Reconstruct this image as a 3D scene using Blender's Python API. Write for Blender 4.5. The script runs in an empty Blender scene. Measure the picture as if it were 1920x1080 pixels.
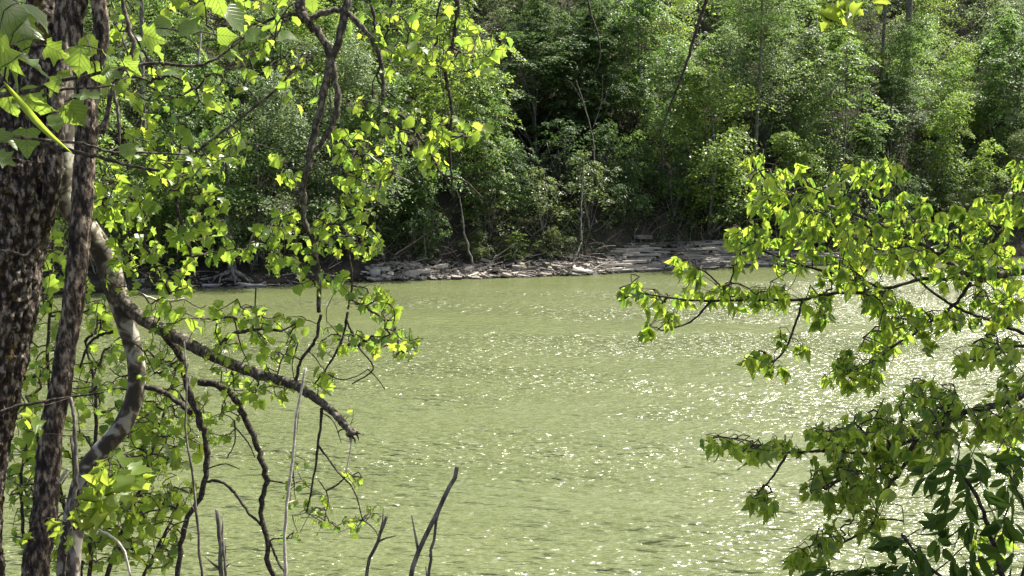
import bpy, math, random
import numpy as np
from mathutils import Vector, Matrix

R = math.radians
S = bpy.context.scene
COL = S.collection
rng = np.random.default_rng(7)
random.seed(7)

# ------------------------------------------------------------------ camera, sky, sun, exposure
H = 8.0
PITCH = R(6.5)
F = 2318.0                      # focal length in pixels of the 1920 px wide photograph
cam = bpy.data.objects.new('camera', bpy.data.cameras.new('camera'))
COL.objects.link(cam)
cam.location = (0, 0, H)
cam.rotation_euler = (R(90) - PITCH, 0, 0)
cam.data.sensor_width = 36
cam.data.lens = 36 * F / 1920
cam.data.clip_start = 0.05
cam.data.clip_end = 2000
S.camera = cam

SUN = np.array([0.43, 0.33, 0.84]); SUN /= np.linalg.norm(SUN)
w = bpy.data.worlds.new('World'); S.world = w; w.use_nodes = True
nt = w.node_tree
bg = nt.nodes['Background']
sky = nt.nodes.new('ShaderNodeTexSky')
sky.sky_type = 'NISHITA'; sky.sun_disc = False
sky.sun_elevation = math.asin(SUN[2]); sky.sun_rotation = math.atan2(SUN[0], SUN[1])
sky.air_density = 1.0; sky.dust_density = 5.0; sky.ozone_density = 1.0
nt.links.new(sky.outputs[0], bg.inputs[0]); bg.inputs[1].default_value = 0.105
sl = bpy.data.lights.new('sun', 'SUN'); sl.energy = 5.0; sl.angle = R(0.53); sl.color = (1.0, 0.95, 0.86)
so = bpy.data.objects.new('sun', sl); COL.objects.link(so)
so.rotation_euler = Vector(-SUN).to_track_quat('-Z', 'Y').to_euler()
so.location = (20, -5, 60)
S.view_settings.view_transform = 'Standard'; S.view_settings.look = 'None'
S.view_settings.exposure = 1.32; S.view_settings.gamma = 1.0
S.view_settings.use_curve_mapping = False
S.render.engine = 'CYCLES'
S.cycles.max_bounces = 8; S.cycles.diffuse_bounces = 4; S.cycles.glossy_bounces = 3
S.cycles.transmission_bounces = 4; S.cycles.transparent_max_bounces = 8
S.cycles.use_denoising = True
S.cycles.sample_clamp_indirect = 6

# ------------------------------------------------------------------ helpers
CP, SP = math.cos(PITCH), math.sin(PITCH)
FWD = np.array([0, CP, -SP]); UP = np.array([0, SP, CP]); RGT = np.array([1.0, 0, 0])
CAMP = np.array([0, 0, H])

def P(px, py, d):
    """point seen at photo pixel (px, py), d metres ahead of the camera"""
    return CAMP + d * (FWD + (px - 960) / F * RGT - (py - 540) / F * UP)

def hash_(i, j, k, seed):
    h = (i.astype(np.int64) * 374761393 + j.astype(np.int64) * 668265263 + k.astype(np.int64) * 2147483647 + seed * 974711) & 0xffffffff
    h = ((h ^ (h >> 13)) * 1274126177) & 0xffffffff
    h = h ^ (h >> 16)
    return (h & 0xffff) / 65535.0

def vnoise(p, seed=0):
    p = np.asarray(p, float); i = np.floor(p).astype(np.int64); f = p - i; f = f * f * (3 - 2 * f)
    r = 0
    for a in (0, 1):
        for b in (0, 1):
            for c in (0, 1):
                wgt = (f[:, 0] if a else 1 - f[:, 0]) * (f[:, 1] if b else 1 - f[:, 1]) * (f[:, 2] if c else 1 - f[:, 2])
                r = r + wgt * hash_(i[:, 0] + a, i[:, 1] + b, i[:, 2] + c, seed)
    return r

def fbm(p, seed=0, oct=4):
    p = np.asarray(p, float); r = 0; amp = .5
    for o in range(oct):
        r = r + amp * vnoise(p * 2 ** o, seed + o); amp *= .5
    return r

def build(name, v, faces, mats=None, smooth=False):
    """mesh from an (n,3) array and a list of (m,k) face arrays"""
    me = bpy.data.meshes.new(name)
    v = np.asarray(v, np.float32)
    if not isinstance(faces, (list, tuple)): faces = [faces]
    faces = [np.asarray(f, np.int32) for f in faces if len(f)]
    idx = np.concatenate([f.ravel() for f in faces])
    tot = np.concatenate([np.full(len(f), f.shape[1], np.int32) for f in faces])
    st = np.concatenate([[0], np.cumsum(tot)[:-1]]).astype(np.int32)
    me.vertices.add(len(v)); me.vertices.foreach_set('co', v.ravel())
    me.loops.add(len(idx)); me.loops.foreach_set('vertex_index', idx)
    me.polygons.add(len(tot)); me.polygons.foreach_set('loop_start', st)
    me.update(calc_edges=True)
    me.polygons.foreach_set('use_smooth', np.full(len(tot), smooth))
    if mats: me.materials.append(mats)
    return me

def link(name, me, parent=None, loc=None, **props):
    o = bpy.data.objects.new(name, me); COL.objects.link(o)
    if parent is not None: o.parent = parent
    if loc is not None: o.location = loc
    for k, x in props.items(): o[k] = x
    return o

def thing(name, label, cat, loc=(0, 0, 0), group=None):
    o = link(name, None, None, Vector(loc), label=label, category=cat)
    o.empty_display_size = .2
    if group: o['group'] = group
    return o

def catmull(pts, n):
    p = np.asarray(pts, float)
    if len(p) < 3:
        t = np.linspace(0, 1, n)[:, None]
        return p[0] * (1 - t) + p[-1] * t
    q = np.vstack([2 * p[0] - p[1], p, 2 * p[-1] - p[-2]])
    out = []
    t = np.linspace(0, len(p) - 1 - 1e-9, n)
    for x in t:
        i = int(x); u = x - i
        a, b, c, d = q[i], q[i + 1], q[i + 2], q[i + 3]
        out.append(.5 * ((2 * b) + (c - a) * u + (2 * a - 5 * b + 4 * c - d) * u * u + (3 * b - a - 3 * c + d) * u ** 3))
    return np.array(out)

def tube(pts, rad, sides=8, bump=None, cap=True):
    """closed tapered tube; bump(theta, length, radius) -> radial factor"""
    p = np.asarray(pts, float); n = len(p)
    rad = np.asarray(rad, float) * np.ones(n)
    t = np.gradient(p, axis=0); t /= np.linalg.norm(t, axis=1)[:, None] + 1e-9
    ref = np.array([0, 1.0, 0]) if abs(t[0, 1]) < .8 else np.array([1.0, 0, 0])
    u = np.cross(t[0], ref); u /= np.linalg.norm(u)
    U = np.zeros_like(p); 
    for i in range(n):
        u = u - t[i] * np.dot(u, t[i]); u /= np.linalg.norm(u) + 1e-9; U[i] = u
    W = np.cross(t, U)
    th = np.linspace(0, 2 * np.pi, sides, endpoint=False)
    ln = np.concatenate([[0], np.cumsum(np.linalg.norm(np.diff(p, axis=0), axis=1))])
    rr = rad[:, None] * np.ones((1, sides))
    if bump is not None: rr = rr * bump(th[None, :] + 0 * rr, ln[:, None] + 0 * rr, rad[:, None] + 0 * rr)
    v = p[:, None, :] + rr[:, :, None] * (np.cos(th)[None, :, None] * U[:, None, :] + np.sin(th)[None, :, None] * W[:, None, :])
    v = v.reshape(-1, 3)
    i = np.arange(n - 1)[:, None] * sides; j = np.arange(sides)[None, :]; k = (j + 1) % sides
    q = np.stack([i + j, i + k, i + sides + k, i + sides + j], -1).reshape(-1, 4)
    fs = [q]
    if cap:
        v = np.vstack([v, p[0], p[-1]]); a = n * sides
        jj = np.arange(sides); kk = (jj + 1) % sides
        fs.append(np.vstack([np.stack([np.full(sides, a), kk, jj], -1),
                             np.stack([np.full(sides, a + 1), (n - 1) * sides + jj, (n - 1) * sides + kk], -1)]))
    return v, fs

class Acc:
    """collects pieces that become one mesh"""
    def __init__(s): s.v = []; s.f = {}; s.n = 0
    def add(s, v, fs):
        s.v.append(v)
        for f in fs: s.f.setdefault(f.shape[1], []).append(f + s.n)
        s.n += len(v)
    def mesh(s, name, mat, smooth=False):
        return build(name, np.vstack(s.v), [np.vstack(x) for x in s.f.values()], mat, smooth)

def bark_bump(seed, ridge=.12, fr=3.0, fl=4.0):
    def fn(th, ln, r):
        sh = th.shape
        base = np.stack([np.cos(th) * fr, np.sin(th) * fr, ln * fl], -1).reshape(-1, 3)
        a = fbm(base + 31.7, seed, 4) * 2 - 1
        b = np.abs(fbm(base * np.array([2.6, 2.6, 1.1]), seed + 9, 3) * 2 - .95)
        return (1 + ridge * a + ridge * 1.3 * (b - .25)).reshape(sh)
    return fn

def crust_bump(seed, ridge=.2, fr=5.0, fl=7.0):
    """furrowed, crusty plates"""
    def fn(th, ln, r):
        sh = th.shape
        tw = th + .35 * np.sin(ln * 2.1 + seed)
        base = np.stack([np.cos(tw) * fr, np.sin(tw) * fr, ln * fl], -1).reshape(-1, 3) + 17.3
        w = np.stack([fbm(base * .9, seed + 3, 2), fbm(base * .9 + 9, seed + 4, 2), fbm(base * .9 + 21, seed + 5, 2)], -1) * 1.6
        a = 1 - np.abs(fbm((base + w) * [1, 1, .45], seed, 3) * 2.3 - 1.0) * 2.2
        b = fbm(base * 3.1, seed + 9, 3) - .44
        return (1 + ridge * np.clip(a, -.9, .7) * .55 + ridge * .9 * b).reshape(sh)
    return fn

# ------------------------------------------------------------------ materials
def new_mat(name):
    m = bpy.data.materials.new(name); m.use_nodes = True
    nt = m.node_tree; nt.nodes.clear()
    out = nt.nodes.new('ShaderNodeOutputMaterial')
    return m, nt, out

def N(nt, kind, **kw):
    n = nt.nodes.new(kind)
    for k, v in kw.items():
        if k.startswith('_'): n.inputs[k[1:].replace('_', ' ')].default_value = v
        else: setattr(n, k, v)
    return n

def ramp(nt, fac, stops):
    r = nt.nodes.new('ShaderNodeValToRGB')
    el = r.color_ramp.elements
    while len(el) < len(stops): el.new(.5)
    for e, (p, c) in zip(el, stops): e.position = p; e.color = (*c, 1)
    nt.links.new(fac, r.inputs[0]); return r.outputs[0]

def leaf_mat(name, cols, trans, tfac=.45, rough=.45, spec=.4, objrand=.0):
    """cols: ramp of front colours by leaf; trans: ramp of light let through"""
    m, nt, out = new_mat(name); L = nt.links.new
    g = N(nt, 'ShaderNodeNewGeometry'); oi = N(nt, 'ShaderNodeObjectInfo')
    ad = N(nt, 'ShaderNodeMath', operation='MULTIPLY_ADD'); ad.inputs[1].default_value = objrand
    L(oi.outputs['Random'], ad.inputs[0])
    sc = N(nt, 'ShaderNodeMath', operation='MULTIPLY'); sc.inputs[1].default_value = 1 - objrand
    L(g.outputs['Random Per Island'], sc.inputs[0]); L(sc.outputs[0], ad.inputs[2])
    c = ramp(nt, ad.outputs[0], cols); t = ramp(nt, ad.outputs[0], trans)
    p = N(nt, 'ShaderNodeBsdfPrincipled'); L(c, p.inputs['Base Color'])
    p.inputs['Roughness'].default_value = rough; p.inputs['Specular IOR Level'].default_value = spec
    tr = N(nt, 'ShaderNodeBsdfTranslucent'); L(t, tr.inputs[0])
    mx = N(nt, 'ShaderNodeMixShader'); mx.inputs[0].default_value = tfac
    L(p.outputs[0], mx.inputs[1]); L(tr.outputs[0], mx.inputs[2]); L(mx.outputs[0], out.inputs[0])
    return m

def bark_mat(name, dark, mid, light, scale=14, moss=None, mossamt=.55, stretch=.35, bump=.6):
    m, nt, out = new_mat(name); L = nt.links.new
    tc = N(nt, 'ShaderNodeTexCoord'); mp = N(nt, 'ShaderNodeMapping'); mp.inputs['Scale'].default_value = (1, 1, stretch)
    L(tc.outputs['Object'], mp.inputs[0])
    n1 = N(nt, 'ShaderNodeTexNoise', _Scale=scale, _Detail=8.0, _Roughness=.72); L(mp.outputs[0], n1.inputs['Vector'])
    vo = N(nt, 'ShaderNodeTexVoronoi', feature='DISTANCE_TO_EDGE', _Scale=scale * .9); L(mp.outputs[0], vo.inputs['Vector'])
    mul = N(nt, 'ShaderNodeMath', operation='MULTIPLY_ADD'); mul.inputs[1].default_value = .35
    L(vo.outputs[0], mul.inputs[0]); L(n1.outputs[0], mul.inputs[2])
    c = ramp(nt, mul.outputs[0], [(.45, dark), (.56, mid), (.66, light)])
    if moss:
        n2 = N(nt, 'ShaderNodeTexNoise', _Scale=5.0, _Detail=8.0, _Roughness=.75); L(tc.outputs['Object'], n2.inputs['Vector'])
        mr = N(nt, 'ShaderNodeMapRange'); mr.inputs[1].default_value = mossamt; mr.inputs[2].default_value = mossamt + .06
        L(n2.outputs[0], mr.inputs[0])
        mc = N(nt, 'ShaderNodeMix', data_type='RGBA'); L(mr.outputs[0], mc.inputs['Factor']); L(c, mc.inputs[6]); mc.inputs[7].default_value = (*moss, 1)
        c = mc.outputs[2]
    p = N(nt, 'ShaderNodeBsdfPrincipled', _Roughness=.9); L(c, p.inputs['Base Color']); p.inputs['Specular IOR Level'].default_value = .2
    b = N(nt, 'ShaderNodeBump'); b.inputs['Strength'].default_value = bump; b.inputs['Distance'].default_value = .03
    L(mul.outputs[0], b.inputs['Height']); L(b.outputs[0], p.inputs['Normal']); L(p.outputs[0], out.inputs[0])
    return m

def syc_mat():
    m, nt, out = new_mat('blotchy_bark'); L = nt.links.new
    tc = N(nt, 'ShaderNodeTexCoord')
    n1 = N(nt, 'ShaderNodeTexNoise', _Scale=9.0, _Detail=3.0, _Roughness=.5, _Distortion=.6); L(tc.outputs['Object'], n1.inputs['Vector'])
    n2 = N(nt, 'ShaderNodeTexNoise', _Scale=60.0, _Detail=4.0); L(tc.outputs['Object'], n2.inputs['Vector'])
    ad = N(nt, 'ShaderNodeMath', operation='MULTIPLY_ADD'); ad.inputs[1].default_value = .08
    L(n2.outputs[0], ad.inputs[0]); L(n1.outputs[0], ad.inputs[2])
    c = ramp(nt, ad.outputs[0], [(.46, (.05, .04, .028)), (.53, (.11, .09, .06)), (.565, (.15, .13, .09)), (.59, (.32, .30, .24)), (.72, (.44, .42, .35))])
    p = N(nt, 'ShaderNodeBsdfPrincipled', _Roughness=.8); L(c, p.inputs['Base Color'])
    b = N(nt, 'ShaderNodeBump'); b.inputs['Strength'].default_value = .5; b.inputs['Distance'].default_value = .01
    L(ad.outputs[0], b.inputs['Height']); L(b.outputs[0], p.inputs['Normal']); L(p.outputs[0], out.inputs[0])
    return m

def rock_mat(name, dark, light, layered=True):
    m, nt, out = new_mat(name); L = nt.links.new
    tc = N(nt, 'ShaderNodeTexCoord'); oi = N(nt, 'ShaderNodeObjectInfo')
    ge = N(nt, 'ShaderNodeNewGeometry')
    mp = N(nt, 'ShaderNodeMapping'); mp.inputs['Scale'].default_value = (1, 1, 5 if layered else 1); L(ge.outputs['Position'], mp.inputs[0])
    n1 = N(nt, 'ShaderNodeTexNoise', _Scale=3.0, _Detail=8.0, _Roughness=.7); L(mp.outputs[0], n1.inputs['Vector'])
    ad = N(nt, 'ShaderNodeMath', operation='MULTIPLY_ADD'); ad.inputs[1].default_value = .55; L(oi.outputs['Random'], ad.inputs[0]); L(n1.outputs[0], ad.inputs[2])
    c = ramp(nt, ad.outputs[0], [(.42, dark), (1.0, light)])
    sp = N(nt, 'ShaderNodeSeparateXYZ'); L(ge.outputs['Position'], sp.inputs[0])
    wz = N(nt, 'ShaderNodeMath', operation='MULTIPLY_ADD'); wz.inputs[1].default_value = -.22; L(n1.outputs[0], wz.inputs[0]); L(sp.outputs['Z'], wz.inputs[2])
    wet = N(nt, 'ShaderNodeMapRange'); wet.inputs[1].default_value = -.02; wet.inputs[2].default_value = .06; wet.inputs[3].default_value = .30; wet.inputs[4].default_value = 1; L(wz.outputs[0], wet.inputs[0])
    dk = N(nt, 'ShaderNodeMix', data_type='RGBA', blend_type='MULTIPLY'); dk.inputs['Factor'].default_value = 1; L(c, dk.inputs[6]); L(wet.outputs[0], dk.inputs[7]); c = dk.outputs[2]
    p = N(nt, 'ShaderNodeBsdfPrincipled', _Roughness=.85); L(c, p.inputs['Base Color'])
    b = N(nt, 'ShaderNodeBump'); b.inputs['Strength'].default_value = .7; b.inputs['Distance'].default_value = .06
    L(n1.outputs[0], b.inputs['Height']); L(b.outputs[0], p.inputs['Normal']); L(p.outputs[0], out.inputs[0])
    return m

M = {}
M['moss_bark'] = bark_mat('mossy_bark', (.022, .018, .015), (.06, .048, .038), (.34, .29, .24), 24, (.15, .115, .022), .57, .45, 1.0)
M['rough_bark'] = bark_mat('rough_bark', (.022, .018, .015), (.085, .066, .05), (.36, .29, .21), 26, None, 0, .4, .9)
M['syc_bark'] = syc_mat()
M['twig'] = bark_mat('twig_bark', (.03, .026, .02), (.06, .05, .04), (.13, .11, .085), 40, None, 0, 1, .4)
M['limb'] = bark_mat('limb_bark', (.045, .038, .03), (.10, .086, .068), (.24, .21, .17), 30, None, 0, .6, .5)
M['pale_stem'] = bark_mat('bleached_stem', (.35, .32, .26), (.52, .48, .40), (.62, .58, .50), 30, None, 0, .6, .3)
M['grey_stem'] = bark_mat('grey_stem', (.07, .06, .05), (.16, .14, .115), (.27, .24, .20), 30, None, 0, .4, .4)
M['far_bark'] = bark_mat('far_bark', (.06, .055, .05), (.14, .13, .115), (.26, .24, .21), 5, None, 0, .4, .4)
M['twig_grey'] = bark_mat('shrub_twigs', (.08, .068, .056), (.15, .132, .11), (.25, .225, .19), 8, None, 0, .6, .2)

Y = lambda *a: [(i / max(1, len(a) - 1), c) for i, c in enumerate(a)]
M['syc_leaf'] = leaf_mat('lobed_leaf', Y((.05, .10, .025), (.085, .145, .03), (.10, .16, .03), (.14, .17, .04)), Y((0.199, 0.364, 0.053), (0.339, 0.536, 0.062), (0.459, 0.643, 0.069), (0.579, 0.707, 0.075)), .55, .36, .5)
def add_veins(m):
    nt = m.node_tree; L = nt.links.new
    tc = N(nt, 'ShaderNodeTexCoord'); sp = N(nt, 'ShaderNodeSeparateXYZ'); L(tc.outputs['Object'], sp.inputs[0])
    ab = N(nt, 'ShaderNodeMath', operation='ABSOLUTE'); L(sp.outputs['X'], ab.inputs[0])
    dg = N(nt, 'ShaderNodeMath', operation='MULTIPLY_ADD'); dg.inputs[1].default_value = -1.1; L(ab.outputs[0], dg.inputs[0]); L(sp.outputs['Y'], dg.inputs[2])
    pg = N(nt, 'ShaderNodeMath', operation='PINGPONG'); pg.inputs[1].default_value = .085; L(dg.outputs[0], pg.inputs[0])
    mn = N(nt, 'ShaderNodeMath', operation='MINIMUM'); L(pg.outputs[0], mn.inputs[0]); L(ab.outputs[0], mn.inputs[1])
    mr = N(nt, 'ShaderNodeMapRange'); mr.inputs[1].default_value = .004; mr.inputs[2].default_value = .022; mr.inputs[3].default_value = 1; mr.inputs[4].default_value = 0; L(mn.outputs[0], mr.inputs[0])
    for n, ip, col in [(x, x.inputs['Base Color'], (.16, .22, .07, 1)) for x in nt.nodes if x.type == 'BSDF_PRINCIPLED'] + [(x, x.inputs[0], (.10, .16, .02, 1)) for x in nt.nodes if x.type == 'BSDF_TRANSLUCENT']:
        src = ip.links[0].from_socket; mx = N(nt, 'ShaderNodeMix', data_type='RGBA'); L(src, mx.inputs[6]); mx.inputs[7].default_value = col; L(mr.outputs[0], mx.inputs['Factor'])
        L(mx.outputs[2], ip)
    p = [x for x in nt.nodes if x.type == 'BSDF_PRINCIPLED'][0]
    b = N(nt, 'ShaderNodeBump'); b.inputs['Strength'].default_value = .25; b.inputs['Distance'].default_value = .02; b.invert = True
    L(mr.outputs[0], b.inputs['Height']); L(b.outputs[0], p.inputs['Normal'])
M['big_leaf'] = leaf_mat('broad_leaf', Y((.06, .105, .03), (.085, .14, .04)), Y((0.199, 0.364, 0.056), (0.478, 0.643, 0.069)), .48, .35, .5)
add_veins(M['big_leaf'])
M['box_leaf'] = leaf_mat('toothed_leaflet', Y((.05, .11, .025), (.09, .15, .03), (.11, .17, .03), (.14, .18, .04)), Y((0.199, 0.386, 0.054), (0.339, 0.536, 0.062), (0.459, 0.643, 0.069), (0.598, 0.729, 0.075)), .55, .33, .5)
M['dark_leaf'] = leaf_mat('narrow_leaflet', Y((.04, .08, .018), (.06, .11, .024)), Y((.10, .20, .03), (.18, .32, .04)), .42, .55, .12)
M['maple_leaf'] = leaf_mat('maple_leaf', Y((.09, .16, .025), (.12, .18, .035)), Y((0.399, 0.556, 0.063), (0.519, 0.643, 0.069)), .55, .4, .4)
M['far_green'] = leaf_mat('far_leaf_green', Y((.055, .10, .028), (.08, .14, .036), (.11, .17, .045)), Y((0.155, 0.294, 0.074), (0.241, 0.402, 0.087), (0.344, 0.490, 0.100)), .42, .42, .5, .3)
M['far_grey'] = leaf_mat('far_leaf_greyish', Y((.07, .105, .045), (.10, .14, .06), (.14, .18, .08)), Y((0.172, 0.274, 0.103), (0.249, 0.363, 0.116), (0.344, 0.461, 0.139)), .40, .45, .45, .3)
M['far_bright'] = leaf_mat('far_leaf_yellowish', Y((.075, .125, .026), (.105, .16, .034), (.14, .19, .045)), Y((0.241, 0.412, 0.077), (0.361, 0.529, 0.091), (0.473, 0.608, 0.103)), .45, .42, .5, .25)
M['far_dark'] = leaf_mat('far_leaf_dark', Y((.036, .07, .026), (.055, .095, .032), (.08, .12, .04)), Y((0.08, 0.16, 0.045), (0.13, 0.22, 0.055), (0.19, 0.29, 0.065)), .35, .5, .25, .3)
M['far_olive'] = leaf_mat('far_leaf_olive', Y((.08, .11, .04), (.11, .14, .055), (.15, .16, .08)), Y((0.224, 0.333, 0.095), (0.310, 0.421, 0.108), (0.378, 0.451, 0.139)), .42, .42, .5, .3)
M['stone'] = rock_mat('bank_stone', (.075, .064, .053), (.46, .41, .345))
M['ledge'] = rock_mat('ledge_stone', (.06, .052, .043), (.42, .38, .325))
M['pale_stone'] = rock_mat('pale_stone', (.30, .285, .26), (.45, .43, .40), False)
M['drift'] = bark_mat('driftwood', (.16, .14, .12), (.30, .27, .235), (.46, .42, .37), 12, None, 0, .5, .3)

def ground_mat(name, dark, mid, light, sc=1.2):
    m, nt, out = new_mat(name); L = nt.links.new
    ge = N(nt, 'ShaderNodeNewGeometry')
    n1 = N(nt, 'ShaderNodeTexNoise', _Scale=sc, _Detail=9.0, _Roughness=.7); L(ge.outputs['Position'], n1.inputs['Vector'])
    n2 = N(nt, 'ShaderNodeTexNoise', _Scale=sc * 9, _Detail=5.0, _Roughness=.7); L(ge.outputs['Position'], n2.inputs['Vector'])
    ad = N(nt, 'ShaderNodeMath', operation='MULTIPLY_ADD'); ad.inputs[1].default_value = .5; L(n2.outputs[0], ad.inputs[0]); L(n1.outputs[0], ad.inputs[2])
    c = ramp(nt, ad.outputs[0], [(.55, dark), (.75, mid), (.95, light)])
    sp = N(nt, 'ShaderNodeSeparateXYZ'); L(ge.outputs['Position'], sp.inputs[0])
    wz = N(nt, 'ShaderNodeMath', operation='MULTIPLY_ADD'); wz.inputs[1].default_value = -.3; L(n1.outputs[0], wz.inputs[0]); L(sp.outputs['Z'], wz.inputs[2])
    wet = N(nt, 'ShaderNodeMapRange'); wet.inputs[1].default_value = -.05; wet.inputs[2].default_value = .12; wet.inputs[3].default_value = .4; wet.inputs[4].default_value = 1; L(wz.outputs[0], wet.inputs[0])
    dk = N(nt, 'ShaderNodeMix', data_type='RGBA', blend_type='MULTIPLY'); dk.inputs['Factor'].default_value = 1; L(c, dk.inputs[6]); L(wet.outputs[0], dk.inputs[7]); c = dk.outputs[2]
    p = N(nt, 'ShaderNodeBsdfPrincipled', _Roughness=.95); L(c, p.inputs['Base Color']); p.inputs['Specular IOR Level'].default_value = .15
    b = N(nt, 'ShaderNodeBump'); b.inputs['Strength'].default_value = .8; b.inputs['Distance'].default_value = .12
    L(ad.outputs[0], b.inputs['Height']); L(b.outputs[0], p.inputs['Normal']); L(p.outputs[0], out.inputs[0])
    return m
M['hill'] = ground_mat('forest_floor', (.018, .016, .012), (.042, .036, .027), (.085, .072, .053))
M['near'] = ground_mat('near_soil', (.035, .028, .02), (.08, .062, .042), (.14, .11, .075), 2.5)

def water_mat():
    m, nt, out = new_mat('river_water'); L = nt.links.new
    ge = N(nt, 'ShaderNodeNewGeometry')
    mp = N(nt, 'ShaderNodeMapping'); mp.inputs['Scale'].default_value = (.80, 2.4, 1); mp.inputs['Rotation'].default_value = (0, 0, R(15)); L(ge.outputs['Position'], mp.inputs[0])
    n1 = N(nt, 'ShaderNodeTexNoise', _Scale=2.2, _Detail=2.5, _Roughness=.6); L(mp.outputs[0], n1.inputs['Vector'])
    nc = N(nt, 'ShaderNodeTexNoise', _Scale=.12, _Detail=4.0); L(mp.outputs[0], nc.inputs['Vector'])
    c = ramp(nt, nc.outputs[0], [(.35, (.098, .116, .046)), (.65, (.114, .132, .055))])
    p = N(nt, 'ShaderNodeBsdfPrincipled', _Roughness=.18, _IOR=1.36); L(c, p.inputs['Base Color'])
    b = N(nt, 'ShaderNodeBump'); b.inputs['Distance'].default_value = .38; at = N(nt, 'ShaderNodeAttribute', attribute_name='ruffle'); L(at.outputs['Fac'], b.inputs['Strength'])
    L(n1.outputs[0], b.inputs['Height']); L(b.outputs[0], p.inputs['Normal']); L(p.outputs[0], out.inputs[0])
    return m
M['water'] = water_mat()

# ------------------------------------------------------------------ the setting: water, far hill, near bank
def shore(x):
    x = np.asarray(x, float)
    xc = np.clip(x, -45, 45)
    z = np.zeros_like(xc)
    return 76.6 + .37 * xc + 1.1 * (fbm(np.stack([xc * .22, z, z], -1).reshape(-1, 3), 3, 4).reshape(xc.shape) - .5) * 2

def hill_z(x, y):
    x = np.asarray(x, float); y = np.asarray(y, float); sh = x.shape
    s = (y - shore(x))
    pts = np.stack([x * .12, y * .12, 0 * x], -1).reshape(-1, 3)
    n = (fbm(pts, 5, 5).reshape(sh) - .47) * 2
    n2 = (fbm(pts * 6, 15, 3).reshape(sh) - .44) * 2
    h = np.interp(s, [-14, -3, 0, .8, 2.5, 5.5, 12, 45, 75, 140, 400], [-3.2, -1.2, -.12, .45, 1.2, 3.6, 8.2, 30, 42, 46, 46])
    k = np.clip(s / 6, 0, 1)
    return h + n * (.15 + 2.2 * k) + n2 * (.08 + .35 * k)

def near_z(x, y):
    x = np.asarray(x, float); y = np.asarray(y, float); sh = x.shape
    n = (fbm(np.stack([x * .4, y * .4, 0 * x], -1).reshape(-1, 3), 25, 4).reshape(sh) - .47) * 2
    return np.interp(y, [-300, -30, -2, 1, 5, 10, 16.5, 24], [14, 8.6, 6.5, 6.3, 5.0, 2.9, -.2, -2.4]) + .18 * n

def sheet(xs, ys, zf):
    X, Yy = np.meshgrid(xs, ys); Z = zf(X, Yy)
    v = np.stack([X, Yy, Z], -1).reshape(-1, 3); nx = len(xs); ny = len(ys)
    i = np.arange(ny - 1)[:, None] * nx; j = np.arange(nx - 1)[None, :]
    return v, np.stack([i + j, i + j + 1, i + nx + j + 1, i + nx + j], -1).reshape(-1, 4)

xs = np.concatenate([np.linspace(-600, -60, 20)[:-1], np.linspace(-60, 60, 241), np.linspace(60, 600, 20)[1:]])
ys = np.concatenate([np.linspace(40, 140, 251), np.linspace(140, 700, 30)[1:]])
v, f = sheet(xs, ys, hill_z)
hill = link('hillside', build('hillside', v, f, M['hill'], True), kind='structure')
xs = np.concatenate([np.linspace(-600, -30, 16)[:-1], np.linspace(-30, 30, 121), np.linspace(30, 600, 16)[1:]])
ys = np.concatenate([np.linspace(-300, -20, 12)[:-1], np.linspace(-20, 24, 111)])
v, f = sheet(xs, ys, near_z)
link('near_bank', build('near_bank', v, f, M['near'], True), kind='structure')

# the river: one sheet with real waves, finer where it is near
def river():
    ny, nx = 820, 620
    ang = np.linspace(math.atan(H / 15.0), math.atan(H / 100.0), ny)
    yv = H / np.tan(ang)
    t = np.concatenate([-1 - np.array([60, 25, 10, 4, 1.5, .4]), np.linspace(-1, 1, nx), 1 + np.array([.4, 1.5, 4, 10, 25, 60])])
    half = .47 * yv + 4
    X = t[None, :] * half[:, None]; Yy = yv[:, None] + 0 * X
    dy = np.abs(np.gradient(yv))[:, None]
    Z = np.zeros_like(X)
    r = np.random.default_rng(4)
    pt = np.stack([X * .16, Yy * .16, 0 * X], -1).reshape(-1, 3)
    gust = .55 + .9 * fbm(pt, 41, 3).reshape(X.shape)
    wx_ = (fbm(np.stack([X * .5, Yy * .5, 0 * X], -1).reshape(-1, 3), 44, 3).reshape(X.shape) - .45) * 2
    for k in range(72):
        lam = .22 * (.8 / .22) ** r.random()
        a = R(-106) + r.normal(0, .22)
        kx, ky = math.cos(a) * 2 * math.pi / lam, math.sin(a) * 2 * math.pi / lam
        amp = .0060 * lam ** 1.0
        lod = np.clip((lam / (dy * 2.4)) - .6, 0, 1)
        ph = kx * X + ky * Yy + r.random() * 6.28
        # warp the phase so no crest runs on for ever
        ph = ph + wx_ * (1.1 / lam ** .5)
        Z += amp * lod * (np.sin(ph) + .2 * np.cos(2 * ph))
    # the lee of the far bank lies calmer; wind streaks elsewhere
    sd = shore(X) - Yy
    calm = np.clip((sd - .5) / 9.0, .06, 1) ** .8
    st = fbm(np.stack([X * .10 + Yy * .03, Yy * .22, 0 * X], -1).reshape(-1, 3), 61, 4).reshape(X.shape)
    ruffle = np.clip(.15 + 1.6 * (st - .12), .25, 1.15) * calm
    Z *= gust * calm
    n = X.shape[1]
    v = np.stack([X, Yy, Z], -1).reshape(-1, 3)
    i = np.arange(ny - 1)[:, None] * n; j = np.arange(n - 1)[None, :]
    f = np.stack([i + j, i + j + 1, i + n + j + 1, i + n + j], -1).reshape(-1, 4)
    me = build('river_water', v, f, M['water'], True)
    at = me.attributes.new('ruffle', 'FLOAT', 'POINT'); at.data.foreach_set('value', ruffle.ravel().astype(np.float32))
    link('river_water', me, kind='structure')
river()

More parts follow.
